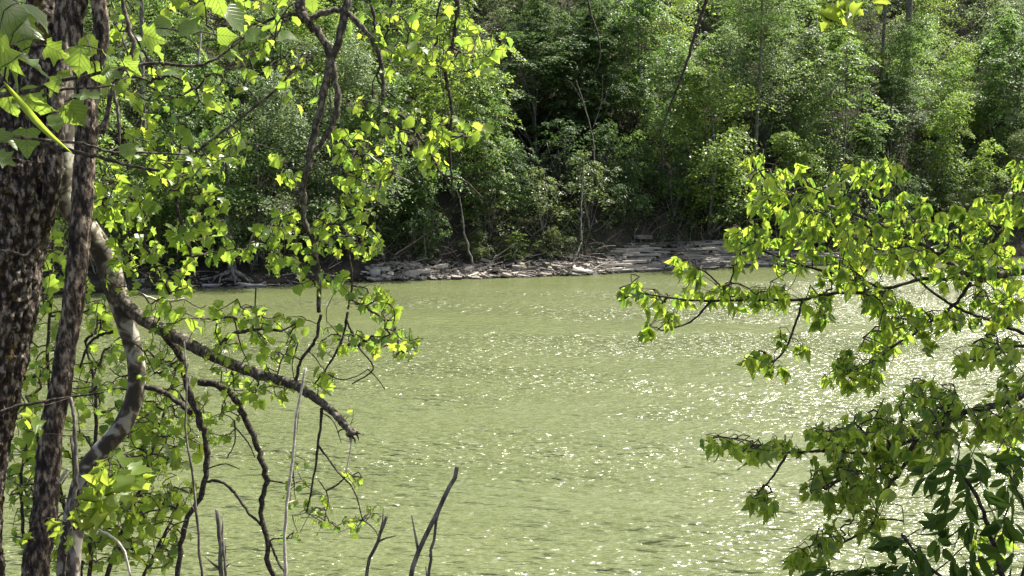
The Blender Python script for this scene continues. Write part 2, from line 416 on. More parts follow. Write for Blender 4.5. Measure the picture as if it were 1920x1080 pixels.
# ------------------------------------------------------------------ far bank: ledges, stones, driftwood
bank = link('far_bank_shelf', None, None, kind='structure')
def wx(px, s):
    """world x, y on the far side at photo column px and s metres behind the waterline"""
    D = 78.0
    for _ in range(12):
        x = (px - 960) / F * D * 1.0
        D = float(shore(np.array([x]))[0]) + s
    return x, D

def slab_mesh(r, l, d, h, n=10, rag=.18, boxy=.55, crisp=0):
    th = np.linspace(0, 2 * np.pi, n, endpoint=False) + r.normal(0, .12, n)
    e = boxy
    cx = np.sign(np.cos(th)) * np.abs(np.cos(th)) ** e * l / 2 * (1 + r.normal(0, rag, n) * .6)
    cy = np.sign(np.sin(th)) * np.abs(np.sin(th)) ** e * d / 2 * (1 + r.normal(0, rag, n))
    z0 = -h / 2; tilt = r.normal(0, .04, 2)
    rings = []
    for q, sc in (((-.5, .93), (.1, 1.0), (.42, .97), (.5, .88)) if not crisp else ((-.5, .97), (-.1, .985), (.44, 1.0), (.5, .985))):
        z = q * h + cx * tilt[0] + cy * tilt[1] + r.normal(0, .03, n) * h
        rings.append(np.stack([cx * sc, cy * sc, z], -1))
    v = np.vstack(rings + [[[0, 0, .5 * h]], [[0, 0, -.5 * h]]])
    j = np.arange(n); k = (j + 1) % n
    q = np.vstack([np.stack([a * n + j, a * n + k, (a + 1) * n + k, (a + 1) * n + j], -1) for a in range(3)])
    t = np.vstack([np.stack([3 * n + j, 3 * n + k, np.full(n, 4 * n)], -1), np.stack([k, j, np.full(n, 4 * n + 1)], -1)])
    return v, [q, t]
r = np.random.default_rng(11)
slabs = []
for i in range(14):
    v, fs = slab_mesh(r, 1, .45, .10, 20, .22, .28, 1)
    slabs.append(build('rock_slab', v, fs, M['ledge']))
stones = []
for i in range(12):
    v, fs = slab_mesh(r, 1, .7, r.uniform(.2, .5), 8, .32, .6, 1); stones.append(build('stone', v, fs, M['stone']))
# stepped ledge of strata on the right: layers that butt against each other
for lay in range(14):
    px = 1066 + 7 * lay + r.uniform(0, 30); back = .12 + .19 * lay + r.normal(0, .08)
    while px < 1640:
        l = r.choice([.5, .8, 1.2, 1.8, 2.6]) * r.uniform(.8, 1.2)
        x, y = wx(px, back + r.normal(0, .07))
        z = .03 + .118 * lay
        if px < 1490 or lay < 6:
            o = link('rock_slab', slabs[r.integers(14)], bank, (x + l / 2, y + .37 * l / 2 + .3, z + r.normal(0, .008)))
            o.rotation_euler = (r.normal(0, .02), r.normal(0, .012), .354 + r.normal(0, .04)); o.scale = (l * 1.08, r.uniform(2.4, 3.2), r.uniform(1.15, 1.5))
        px += l * 29 * .97
# rubble and flat stones in front of the shrubs
for i in range(285):
    px = r.uniform(690, 1130) if i < 240 else r.uniform(250, 680)
    s = abs(r.normal(0, .75)) if i < 240 else abs(r.normal(0, .4))
    x, y = wx(px, s - .15); sc = r.choice([.16, .24, .34, .5, .75]) * r.uniform(.8, 1.2) * (1.0 if i < 240 else .8)
    z = float(hill_z(np.array([x]), np.array([y]))[0])
    o = link('stone', stones[r.integers(12)], bank, (x, y, max(z, -.02) + .06 * sc + (.06 if i < 240 else .02)))
    o.rotation_euler = (r.normal(0, .18), r.normal(0, .18), r.uniform(0, 6.28)); o.scale = (sc * r.uniform(1, 1.7), sc, sc * r.uniform(.4, .9))
a = Acc(); last = wx(900, .3)
for i in range(1500):
    px = r.uniform(690, 1150) if i < 1200 else r.uniform(250, 1650)
    x, y = wx(px, abs(r.normal(0, .8)) - .1) if i % 2 else (0, 0)
    if i % 2 == 0: x, y = last[0] + r.normal(0, .5), last[1] + r.normal(0, .2)
    last = (x, y); sc = r.uniform(.06, .2)
    z = max(0., float(hill_z(np.array([x]), np.array([y]))[0])) + r.uniform(0, .22 if px < 1150 else .05)
    v, fs = slab_mesh(r, sc * r.uniform(1, 2), sc, sc * r.uniform(.3, .7), 5, .3, .7, 1)
    an = r.uniform(0, 6.28); tl = r.normal(0, .3); ca, sa, ct, st = math.cos(an), math.sin(an), math.cos(tl), math.sin(tl)
    v = v @ np.array([[1, 0, 0], [0, ct, st], [0, -st, ct]]) @ np.array([[ca, sa, 0], [-sa, ca, 0], [0, 0, 1]])
    a.add(v + [x, y, z], fs)
link('stone_fragments', a.mesh('stone_fragments', M['stone']), bank, kind='stuff')
a = Acc()
for i in range(90):
    px = r.uniform(700, 1140) if i < 70 else r.uniform(330, 720)
    x, y = wx(px, abs(r.normal(.2, .9)))
    z = float(hill_z(np.array([x]), np.array([y]))[0]) + r.uniform(.1, .35)
    l = r.uniform(.4, 2.2); an = r.normal(.3, .7); tl = r.normal(.05, .22)
    d = np.array([math.cos(an), math.sin(an), tl]) * l
    mid = np.array([x, y, z]) + d * .5 + r.normal(0, .07, 3)
    v, fs = tube(catmull([[x, y, z], mid, np.array([x, y, z]) + d], 5), np.linspace(.04, .014, 5) * r.uniform(.5, 1.5), 5); a.add(v, fs)
link('driftwood', a.mesh('driftwood', M['drift'], True), bank, kind='stuff')

def boulder(px, s, size, label, dz=.1, mat='pale_stone'):
    rr = np.random.default_rng(int(px)); v, fs = slab_mesh(rr, 1, .7, .5, 13, .30, .75, 0)
    x, y = wx(px, s); z = float(hill_z(np.array([x]), np.array([y]))[0])
    o = link('boulder', build('boulder', v, fs, M[mat]), None, (x, y, max(z, 0) + dz), label=label, category='rock', group='pale rocks on the far shore')
    o.scale = size; o.rotation_euler = (0, .05, rr.uniform(-.3, .6))
boulder(702, .5, (.55, .5, .7), 'small upright pale rock alone on the dark shore left of the rubble', .15)
boulder(1206, 2.75, (1.6, 1.0, .5), 'flat pale boulder lying on top of the layered rock ledge', .12, 'stone')
boulder(470, .1, (1.3, .8, .4), 'low pale rock at the waterline below the tree with bare roots', .08)
boulder(392, .2, (1.0, .7, .45), 'leftmost low pale rock at the waterline of the far shore', .08)

# ------------------------------------------------------------------ far vegetation
def leaves_mesh(c, nrm, size, r, aspect=.62):
    """rhombic folded leaves at points c facing nrm"""
    n = len(c)
    nrm = nrm / (np.linalg.norm(nrm, axis=1)[:, None] + 1e-9)
    a = r.normal(0, 1, (n, 3)); a -= nrm * np.sum(a * nrm, 1)[:, None]; a /= np.linalg.norm(a, axis=1)[:, None] + 1e-9
    b = np.cross(nrm, a)
    s = (size * r.uniform(.6, 1.35, n))[:, None]
    v = np.stack([c - a * s * .5, c + b * s * aspect * .5 + a * s * .05 + nrm * s * .1, c + a * s * .5, c - b * s * aspect * .5 + a * s * .05 + nrm * s * .1], 1).reshape(-1, 3)
    f = np.arange(n * 4).reshape(n, 4)
    return v, f

def crown_points(r, w, h, lobes, sprays, per, style, flat=.5):
    """leaf points and normals of a crown: lobes > sprays > leaves; base of the crown at z=0"""
    C, Nn, tips = [], [], []
    for i in range(lobes):
        th = r.uniform(0, 2 * np.pi); zz = (i + r.uniform(0, 1)) / lobes
        prof = math.sin(math.pi * (.12 + .80 * zz) ** .8) if style != 'cone' else (1.02 - zz) * .95
        rad = w / 2 * prof * r.uniform(.3, 1.0)
        lc = np.array([math.cos(th) * rad, math.sin(th) * rad, zz * h * .92 + .04 * h])
        lr = w * (.12 + .10 * r.random()) * (.6 + .6 * prof)
        tips.append(lc)
        for k in range(sprays):
            d = r.normal(0, 1, 3); d[2] = d[2] * .8 + .25; d /= np.linalg.norm(d)
            pc = lc + d * lr * np.array([1, 1, .75]) * r.uniform(.55, 1.12)
            out = np.array([d[0], d[1], 0]) * .55 + np.array([0, 0, 1.0]); out /= np.linalg.norm(out)
            pr = lr * r.uniform(.28, .55)
            m = int(per * r.uniform(.6, 1.4))
            q = r.normal(0, .5, (m, 3)) * pr
            # flatten to a pad and let its rim sag
            q -= out * (q @ out)[:, None] * (1 - flat)
            q[:, 2] -= .25 * np.sum(q[:, :2] ** 2, 1) / (pr + 1e-6)
            C.append(pc + q); Nn.append(out + r.normal(0, .32 if style == 'layer' else .42, (m, 3)))
    return np.vstack(C), np.vstack(Nn), np.array(tips)

def trunk_mesh(r, h, crown_h, tips, rad, name='trunk', lean=.0):
    a = Acc(); base = h - crown_h
    top = np.array([lean * h + r.normal(0, .2), r.normal(0, .2), h * .93])
    pts = catmull([[0, 0, -.6], [r.normal(0, .1), r.normal(0, .1), base * .6], [top[0] * .5 + r.normal(0, .15), r.normal(0, .15), base + crown_h * .4], top], 16)
    rr = np.linspace(1.25, .12, 16) * rad; rr[0] *= 1.4
    v, fs = tube(pts, rr, 8); a.add(v, fs)
    for t in tips:
        tt = t + np.array([0, 0, base]); i = int(np.clip((tt[2] * .72) / h * 15, 3, 14)); s = pts[i]
        mid = (s + tt) / 2 + np.array([0, 0, -.2]) + r.normal(0, .15, 3)
        v, fs = tube(catmull([s, mid, tt], 6), np.linspace(rr[i] * .5, .018, 6), 5); a.add(v, fs)
    return a.mesh(name, M['far_bark'], True)

VAR = {}
def variant(key, seed, w, h, ch, lobes, sprays, per, size, style, flat, rad, lean=0):
    r = np.random.default_rng(seed)
    c, n, tips = crown_points(r, w, ch, lobes, sprays, per, style, flat)
    v, f = leaves_mesh(c + np.array([0, 0, h - ch]), n, size, r)
    VAR[key] = (v, f, trunk_mesh(r, h, ch, tips[::2], rad, lean=lean), w, h, {})
#        key    seed  w    h    ch  lobes sprays per size style flat trunk
variant('round', 1, 9.0, 11., 9.8, 20, 24, 24, .22, 'round', .30, .17)
variant('round2', 2, 8.2, 11.5, 10.6, 22, 22, 24, .21, 'round', .32, .15)
variant('fine', 3, 8.2, 11.5, 10.6, 26, 24, 24, .165, 'round', .40, .15)
variant('layer', 4, 7.6, 11., 10.0, 46, 8, 34, .21, 'layer', .13, .14)
variant('layer2', 5, 7.0, 11.5, 10.8, 50, 7, 34, .20, 'layer', .12, .14)
variant('cone', 6, 6.6, 12., 11.6, 40, 10, 34, .19, 'round', .16, .14)
variant('bush', 7, 4.6, 4.2, 4.1, 26, 8, 22, .17, 'round', .45, .05)
variant('bush2', 8, 4.0, 4.6, 4.5, 30, 7, 15, .15, 'layer', .3, .05)

def crown_mesh(key, mat):
    v, f, t, w_, h_, cache = VAR[key]
    if mat not in cache: cache[mat] = build('crown', v, f, M[mat])
    return cache[mat]

def far_tree(name, px, s, height, width, key, mat, label, cat='tree', rot=None, group='trees on the far bank'):
    x, y = wx(px, s); z = float(hill_z(np.array([x]), np.array([y]))[0]) - .1
    t = thing(name, label, cat, (x, y, z), group)
    v, f, tr, w0, h0, _ = VAR[key]
    t.scale = (width / w0, width / w0, height / h0)
    t.rotation_euler = (0, 0, rng.uniform(0, 6.28) if rot is None else rot)
    link('trunk', tr, t); link('crown', crown_mesh(key, mat), t)
    return t

trees = [
 ('broadleaf_tree', 60, 5, 12.5, 9, 'round', 'far_green', 'leafy far bank tree farthest left, seen behind the mossy trunk'),
 ('broadleaf_tree', 215, 3.0, 11.5, 8, 'round2', 'far_bright', 'yellow green far bank tree between the forked dark trunk and the drooping leaves'),
 ('broadleaf_tree', 350, 3.2, 12, 8, 'round', 'far_green', 'mid green far bank tree behind the drooping lobed leaves at upper left'),
 ('broadleaf_tree', 480, 2.9, 11.5, 8, 'fine', 'far_grey', 'greyish fine leaved far bank tree left of the two hanging limbs'),
 ('broadleaf_tree', 625, 3.0, 13, 9, 'fine', 'far_grey', 'silvery fine leaved tall tree directly behind the two hanging limbs'),
 ('broadleaf_tree', 745, 3.4, 10, 7, 'round2', 'far_green', 'green far bank tree behind the arching bare limb'),
 ('layered_tree', 850, 6, 13.5, 7.5, 'layer', 'far_bright', 'bright layered tree at the left edge of the dark gap'),
 ('layered_tree', 905, 4.5, 9.5, 5.0, 'layer2', 'far_green', 'smaller layered green tree just left of the dark gap'),
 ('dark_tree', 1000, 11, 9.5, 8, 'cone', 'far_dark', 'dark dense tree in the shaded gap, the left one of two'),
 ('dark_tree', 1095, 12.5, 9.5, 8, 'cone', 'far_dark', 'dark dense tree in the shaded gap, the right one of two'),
 ('layered_tree', 1195, 11, 12, 7, 'layer', 'far_green', 'tall layered tree bordering the right side of the dark gap'),
 ('broadleaf_tree', 1335, 3.9, 11.5, 10.0, 'round', 'far_bright', 'broad bright sunlit tree right of the dark gap, largest on the far bank'),
 ('broadleaf_tree', 1240, 6.0, 11.0, 6.0, 'round2', 'far_green', 'green tree pressed against the left side of the broad sunlit tree'),
 ('broadleaf_tree', 1430, 9, 14.5, 8, 'fine', 'far_grey', 'tall greyish tree rising behind the broad sunlit tree'),
 ('broadleaf_tree', 1480, 2.8, 8.0, 6.5, 'round2', 'far_bright', 'low bright tree on the right foot of the broad sunlit tree'),
 ('layered_tree', 1570, 5.0, 13, 7.5, 'layer2', 'far_green', 'layered green tree with horizontal boughs left of the pale bare trunk'),
 ('dark_tree', 1665, 8.5, 7.5, 6, 'cone', 'far_dark', 'small dark tree in the shade below the pale bare trunk'),
 ('broadleaf_tree', 1800, 4.4, 10.0, 6.0, 'round2', 'far_bright', 'yellow green rounded tree above the right hand leafy branch'),
 ('broadleaf_tree', 1885, 8, 14, 8, 'layer', 'far_green', 'tall green tree in the top right corner of the far bank'),
 ('broadleaf_tree', 1910, 3.6, 7.5, 6, 'fine', 'far_olive', 'low olive tree at the right edge above the leafy branch'),
 ('broadleaf_tree', 2040, 5, 12, 9, 'round', 'far_green', 'green far bank tree standing beyond the right edge'),
 ('broadleaf_tree', -90, 5, 12, 9, 'round2', 'far_green', 'green far bank tree standing beyond the left edge'),
]
for a_ in trees: far_tree(*a_)
shrubs = [
 (925, 3.4, 4.6, 4.2, 'bush2', 'far_olive', 'pale olive shrub left of the twiggy shrub, below the dark gap'),
 (1015, 3.6, 4.6, 4.2, 'bush2', 'far_olive', 'tall pale olive shrub in the middle below the dark gap'),
 (1100, 4.0, 5.2, 4.4, 'bush2', 'far_olive', 'tallest pale shrub standing left of the broad sunlit tree'),
 (895, 2.0, 1.9, 2.4, 'bush', 'far_olive', 'low light green shrub above the left end of the rubble'),
 (965, 2.0, 1.9, 2.4, 'bush2', 'far_bright', 'low yellowish shrub right above the pale rubble'),
 (1040, 2.1, 2.0, 2.4, 'bush', 'far_olive', 'low light shrub where the rubble meets the rock ledge'),
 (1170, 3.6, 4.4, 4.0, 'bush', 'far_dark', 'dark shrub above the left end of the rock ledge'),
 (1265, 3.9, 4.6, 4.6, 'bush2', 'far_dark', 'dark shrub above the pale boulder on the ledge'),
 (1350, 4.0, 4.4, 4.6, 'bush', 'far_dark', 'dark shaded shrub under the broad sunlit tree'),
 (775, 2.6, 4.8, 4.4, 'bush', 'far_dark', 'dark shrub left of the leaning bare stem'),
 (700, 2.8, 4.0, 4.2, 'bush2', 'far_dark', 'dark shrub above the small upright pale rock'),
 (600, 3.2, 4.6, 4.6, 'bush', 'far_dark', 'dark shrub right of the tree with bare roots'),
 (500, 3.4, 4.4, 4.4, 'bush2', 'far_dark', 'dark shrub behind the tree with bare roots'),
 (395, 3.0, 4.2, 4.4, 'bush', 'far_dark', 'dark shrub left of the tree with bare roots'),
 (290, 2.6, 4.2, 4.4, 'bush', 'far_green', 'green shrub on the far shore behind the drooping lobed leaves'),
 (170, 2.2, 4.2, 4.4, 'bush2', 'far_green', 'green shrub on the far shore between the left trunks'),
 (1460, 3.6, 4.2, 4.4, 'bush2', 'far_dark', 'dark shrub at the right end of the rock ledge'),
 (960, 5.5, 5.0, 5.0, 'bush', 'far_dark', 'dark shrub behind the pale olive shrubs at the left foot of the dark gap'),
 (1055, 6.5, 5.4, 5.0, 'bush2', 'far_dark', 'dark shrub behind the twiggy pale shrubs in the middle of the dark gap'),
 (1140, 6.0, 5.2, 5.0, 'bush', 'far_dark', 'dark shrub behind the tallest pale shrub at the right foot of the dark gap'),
 (1620, 6.0, 5.2, 5.0, 'bush', 'far_green', 'green shrub below the layered tree left of the pale bare trunk'),
 (1735, 6.0, 5.0, 5.0, 'bush2', 'far_green', 'green shrub right of the small dark tree'),
 (1600, 3.4, 5.0, 4.0, 'bush2', 'far_grey', 'silvery shrub above the top of the right leafy branch'),
 (1545, 2.6, 3.6, 4.4, 'bush', 'far_dark', 'dark shrub hidden behind the right leafy branch'),
 (1700, 2.8, 4.6, 4.6, 'bush', 'far_dark', 'dark shrub below the small dark tree'),
 (1800, 2.6, 4.4, 4.6, 'bush2', 'far_olive', 'olive shrub below the yellow green rounded tree'),
]
for p_ in shrubs: far_tree('shrub', *p_, cat='shrub', group='shrubs along the far shore')

# pale bare trunk high on the slope, with a crown above the frame
def bare_tree(px, s, h, rad, label, key='round', mat='far_green', lean=0):
    x, y = wx(px, s); z = float(hill_z(np.array([x]), np.array([y]))[0]) - .2
    t = thing('tall_tree', label, 'tree', (x, y, z), 'tall trees with clear trunks on the slope')
    r = np.random.default_rng(int(px))
    pts = catmull([[0, 0, 0], [lean * .3, 0, h * .35], [lean * .7 + .1, .1, h * .7], [lean, 0, h]], 20)
    v, fs = tube(pts, np.linspace(1.3, .45, 20) * rad, 10, bark_bump(int(px), .05, 2, 2))
    link('trunk', build('trunk', v, fs, M['twig_grey'], True), t)
    c = link('crown', crown_mesh(key, mat), t); c.location = (lean, 0, h - 3.5); c.scale = (.8, .8, .6)
    return t
bare_tree(1690, 12, 17, .30, 'tall tree with a thick pale grey bare trunk in the shade at top right')
bare_tree(1645, 14, 16, .15, 'slender dark trunked tree just left of the thick pale bare trunk')
bare_tree(1412, 6.4, 15, .13, 'slim dark trunk showing through the greyish tree above the broad sunlit tree', lean=.3)
bare_tree(275, 8, 16, .16, 'straight dark trunk behind the upper left broad leaves')

# the rest of the wood up the slope: one mass
def wood():
    r = np.random.default_rng(21); V, Fs, n = {}, {}, {}
    a = {m: Acc() for m in ('far_green', 'far_grey', 'far_dark', 'far_bright')}
    for row, s0 in enumerate((11, 15, 20, 26, 33, 41)):
        for k in range(20):
            x = -46 + k * 4.9 + (row % 2) * 2.8 + r.normal(0, .9); s = s0 + r.normal(0, 1)
            y = float(shore(np.array([x]))[0]) + s; z = float(hill_z(np.array([x]), np.array([y]))[0])
            px = 960 + x / y * F
            key = ('round', 'round2', 'layer', 'layer2', 'cone')[r.integers(5)]
            m = ('far_green', 'far_green', 'far_grey', 'far_dark', 'far_bright')[r.integers(5)]
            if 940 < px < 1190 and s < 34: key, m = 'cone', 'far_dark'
            if 1655 < px < 1722 and s < 15: continue
            v, f, *_ = VAR[key]
            if row > 1: v = v.reshape(-1, 4, 3)[::2].reshape(-1, 3); f = np.arange(len(v)).reshape(-1, 4)
            an = r.uniform(0, 6.28); ca, sa = math.cos(an), math.sin(an)
            sc = r.uniform(.7, 1.0) if row < 3 else r.uniform(.9, 1.25)
            vv = v @ np.array([[ca, sa, 0], [-sa, ca, 0], [0, 0, 1]]) * sc + np.array([x, y, z])
            a[m].add(vv, [f])
    return a
WOOD = wood()
wv = []; wf = []; mi = []; off = 0
for i, (m, ac) in enumerate(WOOD.items()):
    vv = np.vstack(ac.v); ff = np.vstack(ac.f[4]); wv.append(vv); wf.append(ff + off); mi.append(np.full(len(ff), i, np.int32)); off += len(vv)
me = build('wooded_slope', np.vstack(wv), np.vstack(wf))
for m in WOOD: me.materials.append(M[m])
me.polygons.foreach_set('material_index', np.concatenate(mi))
link('wooded_slope', me, kind='stuff')

# tangled bare undergrowth on the shaded bank
a = Acc(); r = np.random.default_rng(33)
for i in range(900):
    px = r.uniform(100, 1950); s = r.uniform(1.5, 9)
    x, y = wx(px, s) if i % 3 == 0 else (r.uniform(-32, 38), 0)
    if y == 0: y = float(shore(np.array([x]))[0]) + s
    z = float(hill_z(np.array([x]), np.array([y]))[0]) - .1
    l = r.uniform(.8, 3.2); an = r.uniform(0, 6.28); up = r.uniform(.4, 1.2)
    d = np.array([math.cos(an) * .7, math.sin(an) * .7 - .15, up]); d *= l / np.linalg.norm(d)
    p0 = np.array([x, y, z])
    pts = catmull([p0, p0 + d * .5 + r.normal(0, .12, 3), p0 + d + np.array([0, 0, -.15 * l]) + r.normal(0, .15, 3)], 5)
    v, fs = tube(pts, np.linspace(.022, .006, 5) * r.uniform(.7, 1.6), 4, cap=False); a.add(v, fs)
    for q in range(2):
        i0 = r.integers(2, 4); dd = r.normal(0, .35, 3) * l * .5; dd[2] = abs(dd[2])
        v, fs = tube(catmull([pts[i0], pts[i0] + dd], 3), np.linspace(.012, .005, 3), 3, cap=False); a.add(v, fs)
link('undergrowth_twigs', a.mesh('undergrowth_twigs', M['twig_grey'], True), kind='stuff')
# low weeds that cover the bank
r = np.random.default_rng(35); n = 45000
x = r.uniform(-34, 42, n); s = 1.3 + r.gamma(2.0, 3.0, n); y = shore(x) + s
z = hill_z(x, y) + np.abs(r.normal(0, .28, n))
keep = fbm(np.stack([x * .5, y * .5, 0 * x], -1), 51, 3) > .42
c = np.stack([x, y, z], -1)[keep]
v, f = leaves_mesh(c, np.array([0, -.2, 1.]) + r.normal(0, .6, c.shape), .19, r)
link('ground_cover', build('ground_cover', v, f, M['far_dark']), kind='stuff')

def bare_stem(name, pts, r0, r1, label, cat, mat, group=None, sides=7, extra=()):
    """pts are world points"""
    pts = np.asarray(pts, float); base = pts[0].copy()
    t = thing(name, label, cat, base, group)
    q = catmull(pts - base, 24); q[1:-1] += np.random.default_rng(int(abs(base[0] * 977)) % 9999).normal(0, r0 * .30, (22, 3))
    v, fs = tube(q, np.linspace(r0, r1, 24), sides); link('stem', build('stem', v, fs, M[mat], True), t)
    if name in ('bare_stalk', 'vine_stem'):
        rb = np.random.default_rng(len(label))
        for k in rb.choice(np.arange(13, 23), 4, replace=False):
            dv = q[k] - q[k - 1]; dv = dv / np.linalg.norm(dv) + rb.normal(0, .55, 3); dv *= rb.uniform(.02, .07)
            v, fs = tube(np.array([q[k], q[k] + dv * .5, q[k] + dv + rb.normal(0, .004, 3)]), [r1 * .8, r1 * .55, r1 * .3], 5); link('side_twig', build('side_twig', v, fs, M[mat], True), t)
    for e in extra:
        e = np.asarray(e, float) - base
        v, fs = tube(catmull(e, 12), np.linspace(r1 * 1.2 if len(extra) < 3 else r0 * .5, r1 * .5, 12), 5); link('twig', build('twig', v, fs, M[mat], True), t)
    return t
def fp(px, py, s):
    return P(px, py, (wx(px, s)[1]) / CP * .992)
bare_stem('leaning_stem', [fp(887, 498, .8), fp(872, 440, 1.2), fp(864, 385, 1.6), fp(850, 330, 2)], .085, .03, 'thin bare leaning stem on the far shore above the left end of the rubble', 'sapling', 'far_bark', 'bare stems on the far bank')
bare_stem('leaning_stem', [fp(740, 478, 1.4), fp(790, 445, 1.5), fp(842, 412, 1.6)], .05, .02, 'pale bare stem slanting up to the right on the dark bank', 'sapling', 'twig_grey', 'bare stems on the far bank')
bare_stem('leaning_stem', [fp(798, 480, 1.4), fp(796, 420, 1.7), fp(812, 380, 2)], .06, .03, 'brown upright bare stem on the dark bank left of the rubble', 'sapling', 'far_bark', 'bare stems on the far bank')
bare_stem('leaning_stem', [fp(1089, 450, 1.6), fp(1090, 390, 1.9), fp(1094, 300, 2.4)], .08, .03, 'slim upright trunk in the pale shrubs above the ledge', 'sapling', 'far_bark', 'bare stems on the far bank')
bare_stem('leaning_stem', [fp(1065, 512, .1), fp(1076, 490, .3), fp(1090, 455, .8)], .06, .03, 'dark stick propped against the left end of the rock ledge', 'stick', 'far_bark', 'bare stems on the far bank')
bare_stem('dead_sapling', [fp(1115, 330, 3.2), fp(1112, 260, 3.2), fp(1090, 180, 3.1), fp(1080, 150, 3.1)], .05, .015, 'bare forked dead sapling in front of the dark gap', 'sapling', 'twig_grey', None, 6,
          [[fp(1112, 240, 3.2), fp(1128, 190, 3.1), fp(1130, 140, 3.1)], [fp(1100, 205, 3.1), fp(1075, 160, 3), fp(1060, 148, 3)], [fp(1122, 205, 3.2), fp(1140, 175, 3), fp(1155, 140, 3)]])
bare_stem('dead_sapling', [fp(1545, 190, 4), fp(1565, 165, 4), fp(1588, 130, 4), fp(1590, 108, 4)], .10, .03, 'broken pale topped snag in the layered tree at upper right', 'dead tree', 'twig_grey', None, 6,
          [[fp(1588, 115, 4), fp(1600, 105, 4), fp(1612, 98, 4)], [fp(1588, 115, 4), fp(1575, 106, 4), fp(1562, 108, 4)]])
bare_stem('dead_sapling', [fp(1690, 245, 3.6), fp(1712, 222, 3.4), fp(1728, 206, 3.3), fp(1752, 214, 3.2)], .05, .015, 'bare grey branch arching left of the yellow green rounded tree', 'branch', 'twig_grey', None, 6,
          [[fp(1716, 218, 3.4), fp(1700, 208, 3.3), fp(1680, 212, 3.3)]])
# tree with exposed roots on the left of the far shore
x, y = wx(432, .9); z = float(hill_z(np.array([x]), np.array([y]))[0])
t = thing('rooted_tree', 'far bank tree with bare spreading roots at the waterline on the left', 'tree', (x, y, z))
r = np.random.default_rng(77)
pts = catmull([[0, 0, -.1], [0, .05, .9], [-.3, .3, 3], [-.2, .5, 7]], 18)
v, fs = tube(pts, np.concatenate([[.55, .42, .33], np.linspace(.28, .12, 15)]), 10, bark_bump(5, .06, 2, 2)); link('trunk', build('trunk', v, fs, M['far_bark'], True), t)
for an in (-2.9, -2.4, -1.9, -1.2, -.7, -.2, .2):
    l = r.uniform(1.0, 2.0); d = np.array([math.cos(an), math.sin(an), 0])
    v, fs = tube(catmull([[0, 0, .55], d * .35 + [0, 0, .35], d * l * .7 + [0, 0, .12] + r.normal(0, .08, 3), d * l + [0, 0, -.15]], 10), np.linspace(.13, .04, 10), 6)
    link('root', build('root', v, fs, M['far_bark'], True), t)
c = link('crown', crown_mesh('bush', 'far_green'), t); c.location = (0, .5, 4.2); c.scale = (1.2, 1.2, 1.1)

# ------------------------------------------------------------------ near leaves
def poly_leaf(half, droop=.35, fold=.22, r=None, jit=.02, stalk=.18):
    """blade from a half outline [(x, y)...] base to tip, fan of triangles from the midrib, plus a thin stalk; base at origin, tip along +y"""
    hp = np.array(half, float)
    if r is not None: hp[1:-1] += r.normal(0, jit, hp[1:-1].shape)
    ys = hp[:, 1]; mid = np.stack([0 * ys, np.clip(ys, 0, 1)], -1)
    def lift(p, x):
        z = fold * np.abs(x) - droop * p[:, 1] ** 2 * .5
        return np.stack([x, p[:, 1], z], -1)
    L_ = lift(hp, -hp[:, 0]); Rr = lift(hp, hp[:, 0]); Mi = lift(mid, 0 * ys)
    if r is not None:
        L_[:, 2] += r.normal(0, .03, len(hp)); Rr[:, 2] += r.normal(0, .03, len(hp))
    n = len(hp); v = np.vstack([L_, Mi, Rr]); q = []
    for i in range(n - 1):
        q.append([i, n + i, n + i + 1, i + 1]); q.append([n + i, 2 * n + i, 2 * n + i + 1, n + i + 1])
    # weld tip and base
    v[0] = v[n]; v[2 * n] = v[n]; v[n - 1] = v[2 * n - 1]; v[3 * n - 1] = v[2 * n - 1]
    v = v + np.array([0, stalk, 0])
    s = .012
    v = np.vstack([v, [[-s, 0, 0], [s, 0, 0], [s, stalk + .02, 0], [-s, stalk + .02, 0]]])
    q.append([3 * n, 3 * n + 1, 3 * n + 2, 3 * n + 3])
    return v, np.array(q)

SYC = [(0, 0), (.16, -.05), (.30, -.02), (.47, .14), (.36, .22), (.33, .33), (.56, .56), (.40, .57), (.25, .60), (.17, .72), (.10, .86), (0, 1.0)]
SYC2 = [(0, 0), (.22, .0), (.40, .08), (.46, .24), (.43, .40), (.50, .52), (.36, .60), (.27, .72), (.13, .86), (0, 1.0)]
MAP = [(0, 0), (.12, -.03), (.34, .02), (.28, .14), (.24, .22), (.56, .50), (.42, .50), (.34, .56), (.18, .52), (.16, .66), (.22, .76), (.09, .84), (0, 1.02)]
OVA = [(0, 0), (.11, .06), (.20, .2), (.235, .36), (.21, .52), (.15, .68), (.06, .86), (0, 1.06)]
LAN = [(0, 0), (.07, .08), (.13, .25), (.16, .45), (.14, .62), (.08, .82), (0, 1.0)]
def leafset(name, half, mat, n, droop=.35, fold=.22, jit=.02, stalk=.18, seed=0):
    r = np.random.default_rng(seed); out = []
    for i in range(n):
        v, q = poly_leaf(half, droop * r.uniform(.4, 1.7), fold * r.uniform(.3, 1.5), r, jit, stalk)
        out.append((v, q, build('leaf', v, q, M[mat], True)))
    return out
